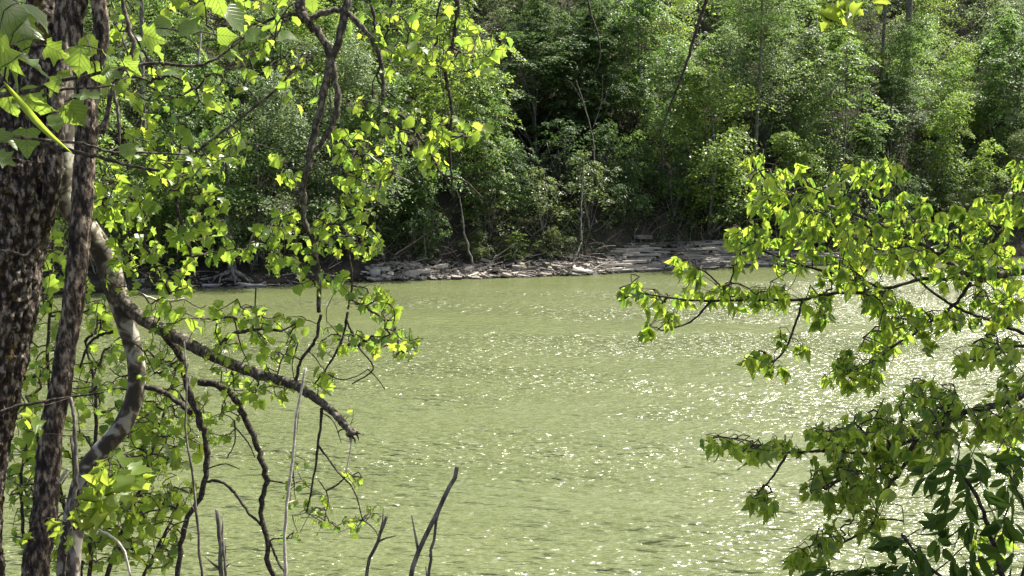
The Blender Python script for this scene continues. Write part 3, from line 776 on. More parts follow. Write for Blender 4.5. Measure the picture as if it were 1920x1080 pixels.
def compoundset(half, mat, n, count, seed, spread=.8, lscale=.62, droop=.5):
    r = np.random.default_rng(seed); out = []
    for i in range(n):
        a = Acc(); k = count[r.integers(len(count))]
        ax = np.array([[0, 0, 0], [.03, .3, .02], [.0, .55, -.04]]) 
        v, fs = tube(ax, [.010, .008, .006], 3, cap=False); a.add(v, fs)
        for j in range(k):
            if j == 0: an, pos = r.normal(0, .15), ax[2]
            else:
                sd = 1 if j % 2 else -1; an = sd * spread * r.uniform(.75, 1.25); pos = ax[1] + (ax[2] - ax[1]) * (((j - 1) // 2) / max(1, (k - 1) // 2)) 
            v, q = poly_leaf(half, droop * r.uniform(.4, 1.6), .28 * r.uniform(.4, 1.5), r, .012, .06)
            v = v * lscale * r.uniform(.8, 1.12) * (1.1 if j == 0 else 1)
            ca, sa = math.cos(an), math.sin(an)
            rl = r.normal(0, .5); cr, sr = math.cos(rl), math.sin(rl)
            v = v @ np.array([[cr, 0, -sr], [0, 1, 0], [sr, 0, cr]])
            pt = -r.uniform(.1, .7); cp, sp = math.cos(pt), math.sin(pt)
            v = v @ np.array([[1, 0, 0], [0, cp, sp], [0, -sp, cp]])
            v = v @ np.array([[ca, -sa, 0], [sa, ca, 0], [0, 0, 1]])
            a.add(v + pos, [q])
        me = a.mesh('leaf', M[mat], True)
        out.append((np.vstack(a.v), [np.vstack(x) for x in a.f.values()], me))
    return out
LS = {
 'syc': leafset('s', SYC, 'syc_leaf', 7, .5, .25, .02, .16, 1) + leafset('s', SYC2, 'syc_leaf', 4, .5, .25, .02, .16, 2),
 'big': leafset('b', SYC, 'big_leaf', 4, .45, .2, .015, .12, 3) + leafset('b', SYC2, 'big_leaf', 5, .45, .2, .015, .12, 4),
 'maple': leafset('m', MAP, 'maple_leaf', 5, .5, .2, .015, .2, 5),
 'box': compoundset(OVA, 'box_leaf', 10, (3, 3, 5), 6, .5, .78, .7),
 'boxd': compoundset(OVA, 'box_leaf', 9, (3, 3, 5), 16, .5, .78, .7),
 'hick': compoundset(LAN, 'dark_leaf', 6, (5, 5, 7), 8, .75, .62, .5),
 
}

DENS = {'syc': 2.5, 'box': 3.2, 'boxd': 3.1}
SIZE = {'syc': .62, 'box': .40, 'boxd': .42}
class Plant:
    """a near tree: hand placed limbs (own parts), twigs grown to reach every leaf, leaves as parts"""
    def __init__(s, name, label, cat, base, group=None):
        s.t = thing(name, label, cat, base, group); s.base = np.array(base, float)
        s.anchor = []; s.leaf = []; s.seed = int(abs(base[0] * 131 + base[1] * 17)) + 3
        s.r = np.random.default_rng(s.seed)
    def limb(s, pts, px0, px1, mat, name='branch', sides=9, n=None, bump=None, anchor=True, wob=.25):
        """pts: (px, py, depth); px0/px1 widths in photo pixels at the ends"""
        w = np.array([P(*q) for q in pts]); dep = np.array([q[2] for q in pts])
        n = n or max(8, 5 * len(pts))
        q = catmull(w, n); dd = np.interp(np.linspace(0, 1, n), np.linspace(0, 1, len(dep)), dep)
        rad = np.linspace(px0, px1, n) / 2 / F * dd
        q[1:-1] += s.r.normal(0, 1, (n - 2, 3)) * rad[1:-1, None] * wob
        rad = rad * (1 + s.r.uniform(-.5, .55, n) * wob)
        v, fs = tube(q - s.base, rad, sides, bump)
        o = link(name, build(name, v, fs, M[mat], True), s.t)
        if anchor: s.anchor.append(q)
        return q
    def worldlimb(s, pts, r0, r1, mat, name='branch', sides=10, n=20, bump=None, anchor=False):
        q = catmull(pts, n); v, fs = tube(q - s.base, np.linspace(r0, r1, n), sides, bump)
        link(name, build(name, v, fs, M[mat], True), s.t)
        if anchor: s.anchor.append(q)
        return q
    def cluster(s, cx, cy, rx, ry, n, size, depth, dd=.35, kind='syc', droop=.8, face=.5):
        n = int(n * DENS[kind]); size *= SIZE[kind]
        for i in range(n):
            th = s.r.uniform(0, 6.28); q = math.sqrt(s.r.uniform(0, 1))
            s.leaf.append((P(cx + math.cos(th) * q * rx, cy + math.sin(th) * q * ry, depth + s.r.normal(0, dd)), size * s.r.uniform(.55, 1.3) / F * depth, kind, droop, face))
    def one(s, px, py, size, depth, kind='big', ang=None, face=.6):
        s.leaf.append((P(px, py, depth), size / F * depth, kind, ang, face))
    def grow(s, mat='twig', tip=.0016, bias=.22, limit=300, label=None):
        r = s.r; n = len(s.leaf)
        pos = np.array([l[0] for l in s.leaf]); size = np.array([l[1] for l in s.leaf])
        D = np.zeros((n, 3)); Nr = np.zeros((n, 3))
        for i, (p, sz, kind, droop, face) in enumerate(s.leaf):
            if droop is None or droop <= 5:
                dr = .8 if droop is None else droop
                d = r.normal(0, .55, 3) + np.array([0, -.1, -dr])
            else:                                   # given screen angle, degrees + 100
                a = R(droop - 1000); d = np.array([math.cos(a), r.normal(0, .3), math.sin(a)])
            d /= np.linalg.norm(d)
            nn = np.array([0, -face, 1 - face]) + r.normal(0, .55, 3); nn -= d * np.dot(nn, d); nn /= np.linalg.norm(nn)
            D[i] = d; Nr[i] = nn
        node = pos - D * (size * .6)[:, None]
        # greedy growth from the limbs to every leaf stalk
        A = np.vstack(s.anchor)[::1]; na = len(A)
        allp = np.vstack([A, node]); path = np.zeros(na + n); par = np.full(na + n, -1)
        d2 = np.full(n, 1e9); src = np.zeros(n, int); left = np.ones(n, bool)
        dm = np.linalg.norm(node[:, None, :] - A[None], axis=2); src = dm.argmin(1); d2 = dm.min(1)
        order = []
        for _ in range(n):
            k = int(np.where(left, d2, 1e9).argmin()); left[k] = False
            par[na + k] = src[k]; path[na + k] = path[src[k]] + np.linalg.norm(allp[src[k]] - node[k]); order.append(k)
            dn = np.linalg.norm(node - node[k], axis=1) + bias * path[na + k]
            b = left & (dn < d2); d2[b] = dn[b]; src[b] = na + k
        cnt = np.ones(na + n)
        for k in reversed(order):
            cnt[par[na + k]] += cnt[na + k]
        a = Acc()
        for k in order:
            p0 = allp[par[na + k]]; p1 = node[k]; L = np.linalg.norm(p1 - p0)
            if L < 1e-4: continue
            m = 3 if L < .12 else 5
            q = catmull([p0, (p0 + p1) / 2 + r.normal(0, .07, 3) * L + np.array([0, 0, .05 * L]), p1], m)
            r1 = tip * math.sqrt(cnt[na + k]) ** .9; r0 = min(tip * math.sqrt(cnt[na + k] + 1) * 1.1, r1 * 1.6)
            v, fs = tube(q - s.base, np.linspace(r0, r1, m), 5, cap=False); a.add(v, fs)
        link('twigs', a.mesh('twigs', M[mat], True), s.t, kind='stuff')
        # leaves: the largest in view are parts of their own
        inview = np.array([0 < (960 + F * q[0] / max(.1, (q - CAMP) @ FWD)) < 1920 and -20 < (540 - F * ((q - CAMP) @ UP) / max(.1, (q - CAMP) @ FWD)) < 1100 for q in pos])
        app = size / np.array([(q - CAMP) @ FWD for q in pos]) * inview
        rank = np.argsort(-app); single = set(rank[:limit].tolist()); rest = Acc(); rm = None
        for i in range(n):
            st = LS[s.leaf[i][2]]; v, q, me = st[r.integers(len(st))]
            X = np.cross(D[i], Nr[i]); mat3 = np.stack([X, D[i], Nr[i]], 1)
            if i in single:
                o = bpy.data.objects.new('leaf', me); o.parent = s.t
                m4 = Matrix([list(mat3[0] * size[i]) + [node[i][0] - s.base[0]], list(mat3[1] * size[i]) + [node[i][1] - s.base[1]], list(mat3[2] * size[i]) + [node[i][2] - s.base[2]], [0, 0, 0, 1]])
                o.matrix_local = m4; COL.objects.link(o)
            else:
                rest.add((v * size[i]) @ mat3.T + node[i] - s.base, q if isinstance(q, list) else [q]); rm = me.materials[0]
        if rest.n: link('foliage', rest.mesh('foliage', rm, True), s.t, kind='stuff')
    def canopy(s, c, rad, n, size, mat, seed=0):
        """the crown above the frame: leaf masses on lobes round c"""
        r = np.random.default_rng(seed); rad = np.array(rad); C = []; Nn = []
        for i in range(n // 40):
            d = r.normal(0, 1, 3); d /= np.linalg.norm(d); pc = np.array(c) + d * rad * r.uniform(.3, 1) ** .6
            q = r.normal(0, 1, (40, 3)) * np.array([.42, .42, .16]); C.append(pc + q); Nn.append(np.array([0, 0, 1.]) + r.normal(0, .5, (40, 3)))
        v, f = leaves_mesh(np.vstack(C) - s.base, np.vstack(Nn), size, r, .75)
        link('crown', build('crown', v, f, M[mat]), s.t)

def nz(x, y): return float(near_z(np.array([x]), np.array([y]))[0])

# ---- thick mossy tree at the left edge
d = 8.6
b = P(-10, 1300, d); b[2] = nz(b[0], b[1])
T = Plant('mossy_tree', 'thick tree with furrowed mossy bark at the left edge', 'tree', b)
q0 = [tuple(b)] + [tuple(P(*q)) for q in [(-62, 1080, d), (-46, 860, d), (-10, 640, d), (10, 430, d), (30, 300, d)]]
q = catmull(q0, 420); wd = np.interp(np.linspace(0, 1, 420), [0, .35, .6, .8, 1], [140, 100, 114, 138, 150]) / 2 / F * d
v, fs = tube(q - b, wd, 110, crust_bump(3, .32, 4.4, 8.0)); link('trunk', build('trunk', v, fs, M['moss_bark'], True), T.t)
q = catmull([q[-1] + [0, 0, -.25]] + [P(*z) for z in [(58, 200, d), (76, 90, d + .1), (92, 0, d + .2), (110, -160, d + .3), (150, -420, d + .5)]], 200)
v, fs = tube(q - b, np.linspace(86, 66, 200) / 2 / F * d, 64, crust_bump(4, .24, 3.2, 9.0)); link('branch', build('branch', v, fs, M['moss_bark'], True), T.t)
q = catmull([P(30, 330, d)] + [P(*z) for z in [(8, 200, d), (-18, 80, d), (-50, -60, d), (-120, -330, d)]], 180)
v, fs = tube(q - b, np.linspace(95, 60, 180) / 2 / F * d, 60, crust_bump(6, .24, 3.4, 9.0)); link('branch', build('branch', v, fs, M['moss_bark'], True), T.t)
q = catmull([P(85, 420, d)] + [P(*z) for z in [(98, 340, d - .1), (104, 250, d - .1), (112, 120, d), (122, 10, d), (126, -140, d)]], 180)
v, fs = tube(q - b, np.linspace(30, 34, 180) / 2 / F * d, 28, crust_bump(8, .26, 1.6, 12.0)); link('branch', build('branch', v, fs, M['moss_bark'], True), T.t)
T.limb([(-20, 470, d - .5), (25, 472, d - .55), (48, 478, d - .5), (75, 450, d - .45)], 7, 3, 'limb', 'branch', 7, anchor=False)
T.canopy((-.4, 14.1, 13.4), (3.4, 1.6, 1.4), 4500, .17, 'far_green', 5)

# ---- slimmer rough barked forked tree
d = 7.9
b = P(60, 1260, d); b[2] = nz(b[0], b[1])
T = Plant('rough_bark_tree', 'slim dark forked tree with flaking bark just right of the mossy trunk', 'tree', b)
pt = [(66, 1090, d), (78, 1010, d), (86, 930, d), (92, 850, d), (96, 800, d), (113, 730, d), (124, 650, d), (136, 580, d), (146, 480, d), (153, 400, d), (158, 320, d), (163, 230, d), (160, 180, d)]
q = catmull([tuple(b)] + [tuple(P(*z)) for z in pt], 360); wd = np.interp(np.linspace(0, 1, 360), [0, .3, .5, 1], [46, 42, 35, 37]) / 2 / F * d
v, fs = tube(q - b, wd, 44, crust_bump(13, .30, 1.9, 12.0)); link('trunk', build('trunk', v, fs, M['rough_bark'], True), T.t)
for k, (pts, w0, w1) in enumerate([([(161, 200, d), (150, 110, d), (140, 40, d), (150, 0, d), (152, -120, d), (140, -380, d)], 30, 24), ([(160, 215, d), (182, 120, d), (190, 50, d), (184, -10, d), (180, -140, d), (200, -380, d)], 30, 22)]):
    q = catmull([P(*z) for z in pts], 150); v, fs = tube(q - b, np.linspace(w0, w1, 150) / 2 / F * d, 32, crust_bump(15 + k, .30, 1.8, 12.0)); link('branch', build('branch', v, fs, M['rough_bark'], True), T.t)
T.limb([(100, 905, d), (112, 900, d - .05), (128, 880, d - .1)], 9, 5, 'pale_stem', 'branch', 7, anchor=False)
T.limb([(0, 775, d - .3), (40, 760, d - .3), (110, 748, d - .25), (195, 735, d - .3)], 9, 4, 'twig', 'branch', 7, anchor=False)
T.limb([(160, 200, d), (190, 250, d + .1), (205, 190, d + .1), (212, 160, d + .1)], 8, 7, 'limb', 'branch', 7, anchor=False)
T.limb([(176, 250, d), (198, 225, d), (212, 165, d), (250, 95, d), (240, 50, d), (232, 0, d), (228, -60, d)], 9, 8, 'limb', 'branch', 8, anchor=False)
T.limb([(212, 165, d), (222, 215, d), (224, 275, d)], 7, 5, 'limb', 'branch', 7, anchor=False)
T.canopy((-1.2, 6.2, 12.8), (1.6, 1.6, 1.3), 2600, .16, 'far_green', 6)

# ---- sycamore with blotchy curved trunk, broken limb, hanging branches
d = 9.2
b = P(125, 1280, d); b[2] = nz(b[0], b[1])
T = Plant('sycamore_tree', 'curved sycamore with pale blotchy bark and a broken limb pointing over the water', 'tree', b)
pt = [(128, 1090, d), (135, 1000, d), (148, 930, d), (165, 880, d), (190, 845, d), (228, 800, d), (252, 745, d), (256, 690, d), (244, 630, d), (222, 560, d), (200, 490, d), (165, 430, d), (128, 380, d), (120, 300, d), (118, 180, d), (112, 0, d), (100, -200, d)]
q = catmull([tuple(b)] + [tuple(P(*z)) for z in pt], 150); wd = np.interp(np.linspace(0, 1, 150), [0, .35, .5, .62, .8, 1], [46, 34, 32, 44, 40, 34]) / 2 / F * d
v, fs = tube(q - b, wd, 20, bark_bump(23, .05, 1.6, 3.0)); link('trunk', build('trunk', v, fs, M['syc_bark'], True), T.t); T.anchor.append(q[60:125])
T.limb([(205, 520, d), (250, 585, d - .1), (330, 632, d - .2), (400, 668, d - .3), (480, 700, d - .4), (550, 722, d - .5), (612, 762, d - .6), (664, 815, d - .7)], 27, 14, 'limb', 'broken_limb', 16, 80, bark_bump(24, .09, 2, 8), wob=.06)
for sp_ in ([(656, 806), (668, 816), (673, 826)], [(652, 810), (664, 822), (666, 832)], [(660, 804), (672, 812), (682, 815)], [(650, 812), (658, 824), (657, 832)]):
    T.limb([(x_, y_, d - .7) for x_, y_ in sp_], 8, 1, 'rough_bark', 'splinter', 5, 8, anchor=False)
T.limb([(300, 618, d - .1), (340, 672, d - .1), (350, 720, d - .1), (372, 780, d - .1), (387, 830, d - .1), (386, 880, d - .1), (376, 930, d - .1), (350, 975, d - .1), (338, 1040, d - .1), (328, 1110, d - .1)], 14, 9, 'twig', 'branch', 9, 44)
T.limb([(262, 722, d), (300, 732, d), (330, 750, d), (358, 775, d - .1)], 11, 9, 'twig', 'branch', 8)
T.limb([(372, 716, d - .2), (415, 725, d - .2), (445, 755, d - .2), (468, 800, d - .2), (488, 850, d - .2), (499, 900, d - .2), (488, 955, d - .2), (500, 1010, d - .2), (504, 1060, d - .2), (528, 1110, d - .2)], 13, 9, 'twig', 'branch', 9, 44)
T.limb([(380, 902, d - .1), (415, 903, d - .1), (445, 930, d - .15), (465, 960, d - .2), (490, 985, d - .2)], 6, 5, 'twig', 'branch', 7)
T.limb([(505, 1015, d - .2), (520, 1050, d - .2), (538, 1080, d - .2)], 5, 4, 'twig', 'branch', 6)
T.limb([(395, 672, d - .3), (430, 630, d - .3), (480, 618, d - .3), (530, 620, d - .3)], 10, 5, 'twig', 'branch', 8)
T.limb([(455, 620, d - .3), (440, 595, d - .3), (400, 600, d - .3)], 6, 4, 'twig', 'branch', 7)
T.limb([(345, 560, d - .1), (305, 565, d), (262, 552, d)], 4, 6, 'pale_stem', 'branch', 6)
T.limb([(555, 725, d - .5), (562, 680, d - .5), (590, 640, d - .5), (602, 590, d - .5)], 6, 6, 'twig', 'branch', 7)
T.limb([(603, 765, d - .6), (597, 830, d - .6), (584, 915, d - .6), (575, 960, d - .6)], 6, 3, 'twig', 'branch', 6)
T.limb([(597, 835, d - .6), (630, 880, d - .6), (664, 920, d - .6), (680, 975, d - .6)], 4, 2.5, 'twig', 'branch', 6)
T.limb([(562, 740, d - .5), (556, 800, d - .5), (548, 860, d - .5), (552, 910, d - .5)], 4, 2.5, 'twig', 'branch', 6)
T.limb([(660, 812, d - .7), (656, 850, d - .7), (648, 885, d - .7)], 3, 2, 'pale_stem', 'twig', 5)
T.limb([(212, 622, d), (188, 628, d), (166, 646, d), (150, 690, d + .1)], 7, 4, 'twig', 'branch', 7)
T.limb([(440, 790, d - .2), (440, 830, d - .2), (425, 860, d - .2)], 3, 2, 'twig', 'twig', 5)
T.limb([(440, 800, d - .2), (465, 830, d - .2), (478, 858, d - .2)], 3, 2, 'twig', 'twig', 5)
for tw in ([(612, 700), (640, 712), (668, 706), (690, 692)], [(690, 692), (706, 708), (722, 730)], [(560, 640), (548, 680), (552, 715)], [(300, 560), (330, 545), (372, 535)], [(480, 540), (478, 575), (481, 600)], [(440, 600), (452, 650), (470, 690)],
           [(600, 770), (625, 790), (640, 830)], [(597, 900), (615, 930), (610, 965)], [(680, 975), (700, 990), (712, 1010)], [(350, 975), (320, 990), (300, 1030)], [(386, 880), (420, 870), (450, 880)], [(255, 700), (225, 705), (205, 690)], [(247, 640), (270, 660), (290, 700)], [(530, 620), (570, 600), (600, 610)], [(520, 706), (530, 670), (560, 640)]):
    T.limb([(x_, y_, d - .25) for x_, y_ in tw], 3.2, 1.6, 'twig', 'twig', 5, 10)
for c in [(190, 350, 45, 55, 14, 40), (235, 390, 60, 40, 15, 40), (250, 460, 60, 45, 16, 34), (330, 520, 50, 30, 8, 40), (330, 585, 50, 40, 7, 38), (230, 520, 40, 40, 8, 34),
          (440, 590, 60, 22, 10, 32), (520, 622, 60, 28, 12, 32), (480, 662, 70, 36, 13, 32), (400, 640, 50, 36, 7, 32), (500, 735, 60, 26, 14, 30), (600, 722, 38, 26, 8, 30), (430, 705, 40, 26, 7, 30), (300, 600, 30, 30, 4, 40),
          (560, 935, 28, 40, 7, 22), (600, 968, 30, 36, 7, 22), (655, 988, 30, 22, 8, 20), (700, 965, 18, 22, 4, 18), (665, 905, 12, 12, 3, 20), (560, 860, 20, 20, 3, 20), (655, 790, 15, 20, 3, 22), (645, 890, 10, 8, 2, 20), (545, 1010, 20, 15, 4, 20),
          (300, 690, 50, 30, 10, 28), (410, 800, 40, 40, 8, 26), (440, 760, 40, 30, 6, 26)]:
    T.cluster(*c, d - .3, .25, 'syc')
T.grow(tip=.0022)

# ---- overhanging tree: limbs that come in from above, its trunk left of the frame
d = 8.8
b = np.array([-6.2, 7.4, 0]); b[2] = nz(b[0], b[1])
T = Plant('overhanging_tree', 'tree outside the frame whose grey limbs and lobed leaves hang in from the top', 'tree', b)
T.worldlimb([b, b + [.2, .1, 3], [-5.9, 7.6, 8], [-5.6, 7.7, 13]], .22, .12, 'limb', 'trunk', 14, 24)
hub = np.array([-5.75, 7.65, 10.2])
T.worldlimb([hub, [-4.4, 7.9, 10.7], P(400, -170, d), P(520, -90, d), P(562, -10, d), P(566, 25, d)], .07, .028, 'limb', 'branch')
T.worldlimb([hub + [0, 0, .6], [-4.2, 8.0, 11.3], P(450, -260, d), P(640, -200, d), P(760, -160, d), P(850, -100, d), P(852, 0, d)], .06, .018, 'limb', 'branch')
T.worldlimb([P(640, -200, d), P(662, -90, d), P(652, 0, d)], .03, .024, 'limb', 'branch')
T.worldlimb([P(640, -200, d), P(690, -90, d), P(694, 0, d)], .02, .014, 'limb', 'branch')
T.limb([(562, -5, d), (565, 30, d), (592, 58, d), (622, 112, d), (632, 190, d), (620, 240, d), (590, 285, d)], 18, 9, 'limb', 'branch', 10, 40)
T.limb([(572, 40, d), (610, 22, d), (650, 25, d), (690, 64, d), (714, 110, d), (718, 190, d)], 12, 8, 'limb', 'branch', 9, 36)
T.limb([(652, -5, d), (640, 60, d), (618, 130, d), (598, 215, d), (582, 290, d), (570, 350, d), (570, 410, d), (588, 455, d), (597, 520, d), (598, 585, d)], 16, 9, 'limb', 'branch', 10, 50)
T.limb([(694, -5, d), (700, 30, d), (706, 75, d), (712, 105, d)], 8, 5, 'twig', 'branch', 7)
T.limb([(718, 190, d), (722, 202, d), (760, 222, d), (790, 262, d), (816, 305, d), (832, 328, d), (870, 338, d), (905, 372, d)], 7, 3, 'twig', 'branch', 7, 34)
T.limb([(852, -5, d), (859, 15, d), (850, 78, d), (836, 112, d), (838, 160, d), (848, 205, d), (842, 260, d), (846, 320, d), (848, 360, d)], 11, 4, 'twig', 'branch', 8, 40)
T.limb([(735, -5, d), (728, 50, d), (720, 75, d)], 5, 3, 'twig', 'branch', 6)
T.limb([(828, -5, d), (819, 35, d), (820, 78, d)], 5, 3, 'twig', 'branch', 6)
T.limb([(705, 90, d), (712, 120, d), (708, 150, d), (742, 185, d)], 5, 3, 'twig', 'branch', 6)
T.limb([(575, 430, d), (560, 400, d), (530, 410, d), (515, 440, d)], 6, 4, 'twig', 'branch', 7)
T.limb([(590, 455, d), (618, 420, d), (645, 430, d), (655, 480, d), (660, 530, d), (652, 580, d)], 6, 4, 'twig', 'branch', 7)
T.limb([(655, 560, d), (690, 580, d), (720, 600, d), (748, 640, d)], 5, 3, 'twig', 'branch', 6)
T.limb([(632, 280, d), (680, 285, d), (730, 320, d), (775, 345, d)], 4, 3, 'pale_stem', 'branch', 6)
T.limb([(560, 120, d), (520, 165, d), (460, 215, d), (420, 245, d), (375, 280, d), (345, 310, d)], 5, 6, 'limb', 'branch', 7)
T.limb([(345, 310, d), (330, 380, d), (350, 440, d), (362, 500, d), (366, 530, d)], 7, 6, 'twig', 'branch', 7)
T.limb([(320, 140, d), (365, 165, d), (380, 195, d), (430, 222, d)], 4, 3, 'twig', 'branch', 6)
T.limb([(652, 585, d), (640, 640, d), (612, 690, d), (590, 720, d)], 5, 3, 'twig', 'branch', 6)
T.limb([(650, 600, d), (668, 645, d), (700, 690, d), (660, 720, d)], 4, 2.5, 'twig', 'twig', 6)
for c in [(300, 270, 60, 55, 16, 34), (340, 335, 70, 46, 18, 34), (410, 290, 48, 46, 14, 34), (450, 270, 28, 36, 6, 34), (370, 440, 58, 38, 17, 36), (510, 430, 34, 36, 13, 32), (560, 450, 55, 55, 22, 32), (640, 430, 50, 55, 22, 30),
          (670, 370, 55, 45, 13, 30), (690, 460, 26, 40, 11, 30), (540, 500, 50, 20, 8, 30), (600, 530, 55, 28, 10, 30), (690, 560, 40, 22, 12, 30), (725, 590, 25, 28, 10, 30), (757, 645, 32, 30, 15, 28), (690, 640, 40, 28, 10, 28), (620, 640, 46, 36, 8, 28),
          (680, 340, 50, 36, 14, 32), (650, 280, 50, 36, 12, 32), (705, 300, 60, 36, 14, 30), (780, 250, 56, 46, 17, 32), (850, 250, 46, 26, 13, 34), (900, 245, 22, 14, 4, 36), (700, 210, 50, 36, 10, 30), (812, 312, 30, 20, 6, 32),
          (760, 110, 60, 46, 16, 32), (820, 60, 70, 46, 18, 32), (880, 110, 46, 36, 11, 30), (700, 50, 50, 46, 13, 30), (935, 90, 28, 24, 5, 34), (515, 296, 14, 12, 2, 34), (545, 330, 26, 18, 5, 32), (500, 120, 70, 50, 10, 30), (480, 30, 80, 36, 12, 34),
          (400, 170, 56, 46, 10, 32), (300, 180, 56, 56, 14, 30), (560, 150, 40, 56, 6, 30), (230, 120, 40, 76, 10, 34), (240, 30, 40, 36, 8, 30), (350, 20, 56, 28, 7, 34), (450, 470, 40, 20, 7, 28), (420, 480, 40, 20, 6, 28), (390, 380, 40, 30, 8, 30)]:
    T.cluster(*c, d, .35, 'syc')
T.grow(tip=.0020)

v, fs = tube(np.array([[0, 0, -1.0], [0, 0, -.92], [0, 0, -.7], [0, 0, -.38], [0, 0, 0], [0, 0, .38], [0, 0, .7], [0, 0, .92], [0, 0, 1.0]]), [.02, .39, .71, .92, 1, .92, .71, .39, .02], 12)
o = link('seed_ball', build('seed_ball', v, fs, M['twig'], True), T.t, Vector(P(708, 641, d) - b)); o.scale = (.017, .017, .017)
T_ = T
# ---- broad leaved branch close to the camera at upper left
d = 5.2
b = np.array([-4.2, 4.6, 0]); b[2] = nz(b[0], b[1])
T = Plant('near_sycamore', 'young tree outside the left edge whose broad leaves hang close at upper left', 'tree', b)
T.worldlimb([b, b + [.1, .1, 2], [-4.0, 4.8, 8.0], [-3.9, 4.9, 9.6]], .09, .05, 'limb', 'trunk', 12, 24)
T.worldlimb([[-4.0, 4.8, 8.0], P(-300, 250, d), P(-60, 190, d), P(75, 168, d)], .02, .010, 'limb', 'branch', 8, anchor=True)
T.worldlimb([[-4.0, 4.8, 7.7], P(-300, 330, d), P(-100, 260, d), P(0, 252, d)], .018, .009, 'limb', 'branch', 8, anchor=True)
T.worldlimb([[-3.95, 4.85, 8.9], P(-300, 60, d), P(-120, 20, d), P(0, 10, d)], .016, .008, 'limb', 'branch', 8, anchor=True)
T.limb([(70, 168, d), (120, 150, d), (165, 142, d), (230, 128, d), (290, 118, d), (360, 124, d), (400, 112, d), (440, 85, d), (482, 48, d)], 8, 4, 'limb', 'branch', 8, 40)
T.limb([(0, 252, d), (60, 260, d), (150, 268, d), (210, 285, d), (300, 287, d), (350, 290, d)], 7, 3, 'limb', 'branch', 8, 30)
T.limb([(75, 270, d), (140, 285, d), (200, 298, d), (250, 312, d), (300, 320, d)], 9, 5, 'twig', 'branch', 8, 30)
T.limb([(80, 180, d), (120, 168, d), (170, 165, d), (215, 160, d)], 6, 3, 'limb', 'branch', 7)
T.limb([(372, 124, d), (378, 60, d), (388, 45, d)], 4, 2, 'pale_stem', 'twig', 6)
for (x, y_, s_, a_) in [(30, 40, 105, -60), (70, 25, 70, -30), (15, 50, 80, -110), (45, 70, 80, -80), (15, 110, 80, -70), (65, 125, 70, -30), (12, 125, 60, -100), (30, 150, 65, -60), (62, 190, 70, -20), (75, 200, 62, -35),
                        (15, 195, 62, -90), (50, 268, 62, -80), (10, 258, 60, -20), (108, 98, 52, -30), (148, 118, 58, -100), (180, 138, 50, -80), (158, 178, 55, 175), (142, 216, 56, -60), (100, 165, 40, -120), (168, 85, 40, -60),
                        (302, 52, 48, -30), (356, 52, 48, 10), (410, 8, 60, -80), (445, 35, 60, -40), (288, 72, 58, -20), (296, 100, 46, -50), (250, 128, 48, -40), (385, 102, 48, -45), (430, 98, 40, -90), (448, 108, 40, -40), (205, 112, 40, -50),
                        (212, 138, 40, -20), (322, 138, 40, 10), (480, 65, 46, 10), (425, 68, 40, -10), (230, 168, 34, -40), (540, 70, 40, 0), (500, 55, 36, 200), (12, 300, 40, -30), (585, 10, 30, -90), (240, 285, 36, -70), (262, 282, 30, -10), (120, 140, 34, 60), (105, 230, 36, -70)]:
    T.one(x, y_, s_ * .97, d + rng.normal(0, .2), 'big', 1000 + a_, .35)
# one long narrow blade catching the sun
T.grow(tip=.0022, limit=300)
q = np.array([P(6, 152, 4.6), P(45, 200, 4.6), P(85, 245, 4.62), P(134, 286, 4.65)]); q = catmull(q, 9)
wv = np.array([1, 4, 6.5, 7.5, 7.5, 6.5, 5, 3, .6]) / F * 4.6
nrm = np.array([.72, -.2, .66])
v = np.vstack([q - nrm * wv[:, None] - b, q + [0, .012, -.004] - b, q + nrm * wv[:, None] - b])
f = np.array([[k * 9 + i, k * 9 + i + 1, (k + 1) * 9 + i + 1, (k + 1) * 9 + i] for k in (0, 1) for i in range(8)])
link('narrow_leaf', build('narrow_leaf', v, f, M['maple_leaf'], True), T.t, label='long narrow blade lit bright yellow green')

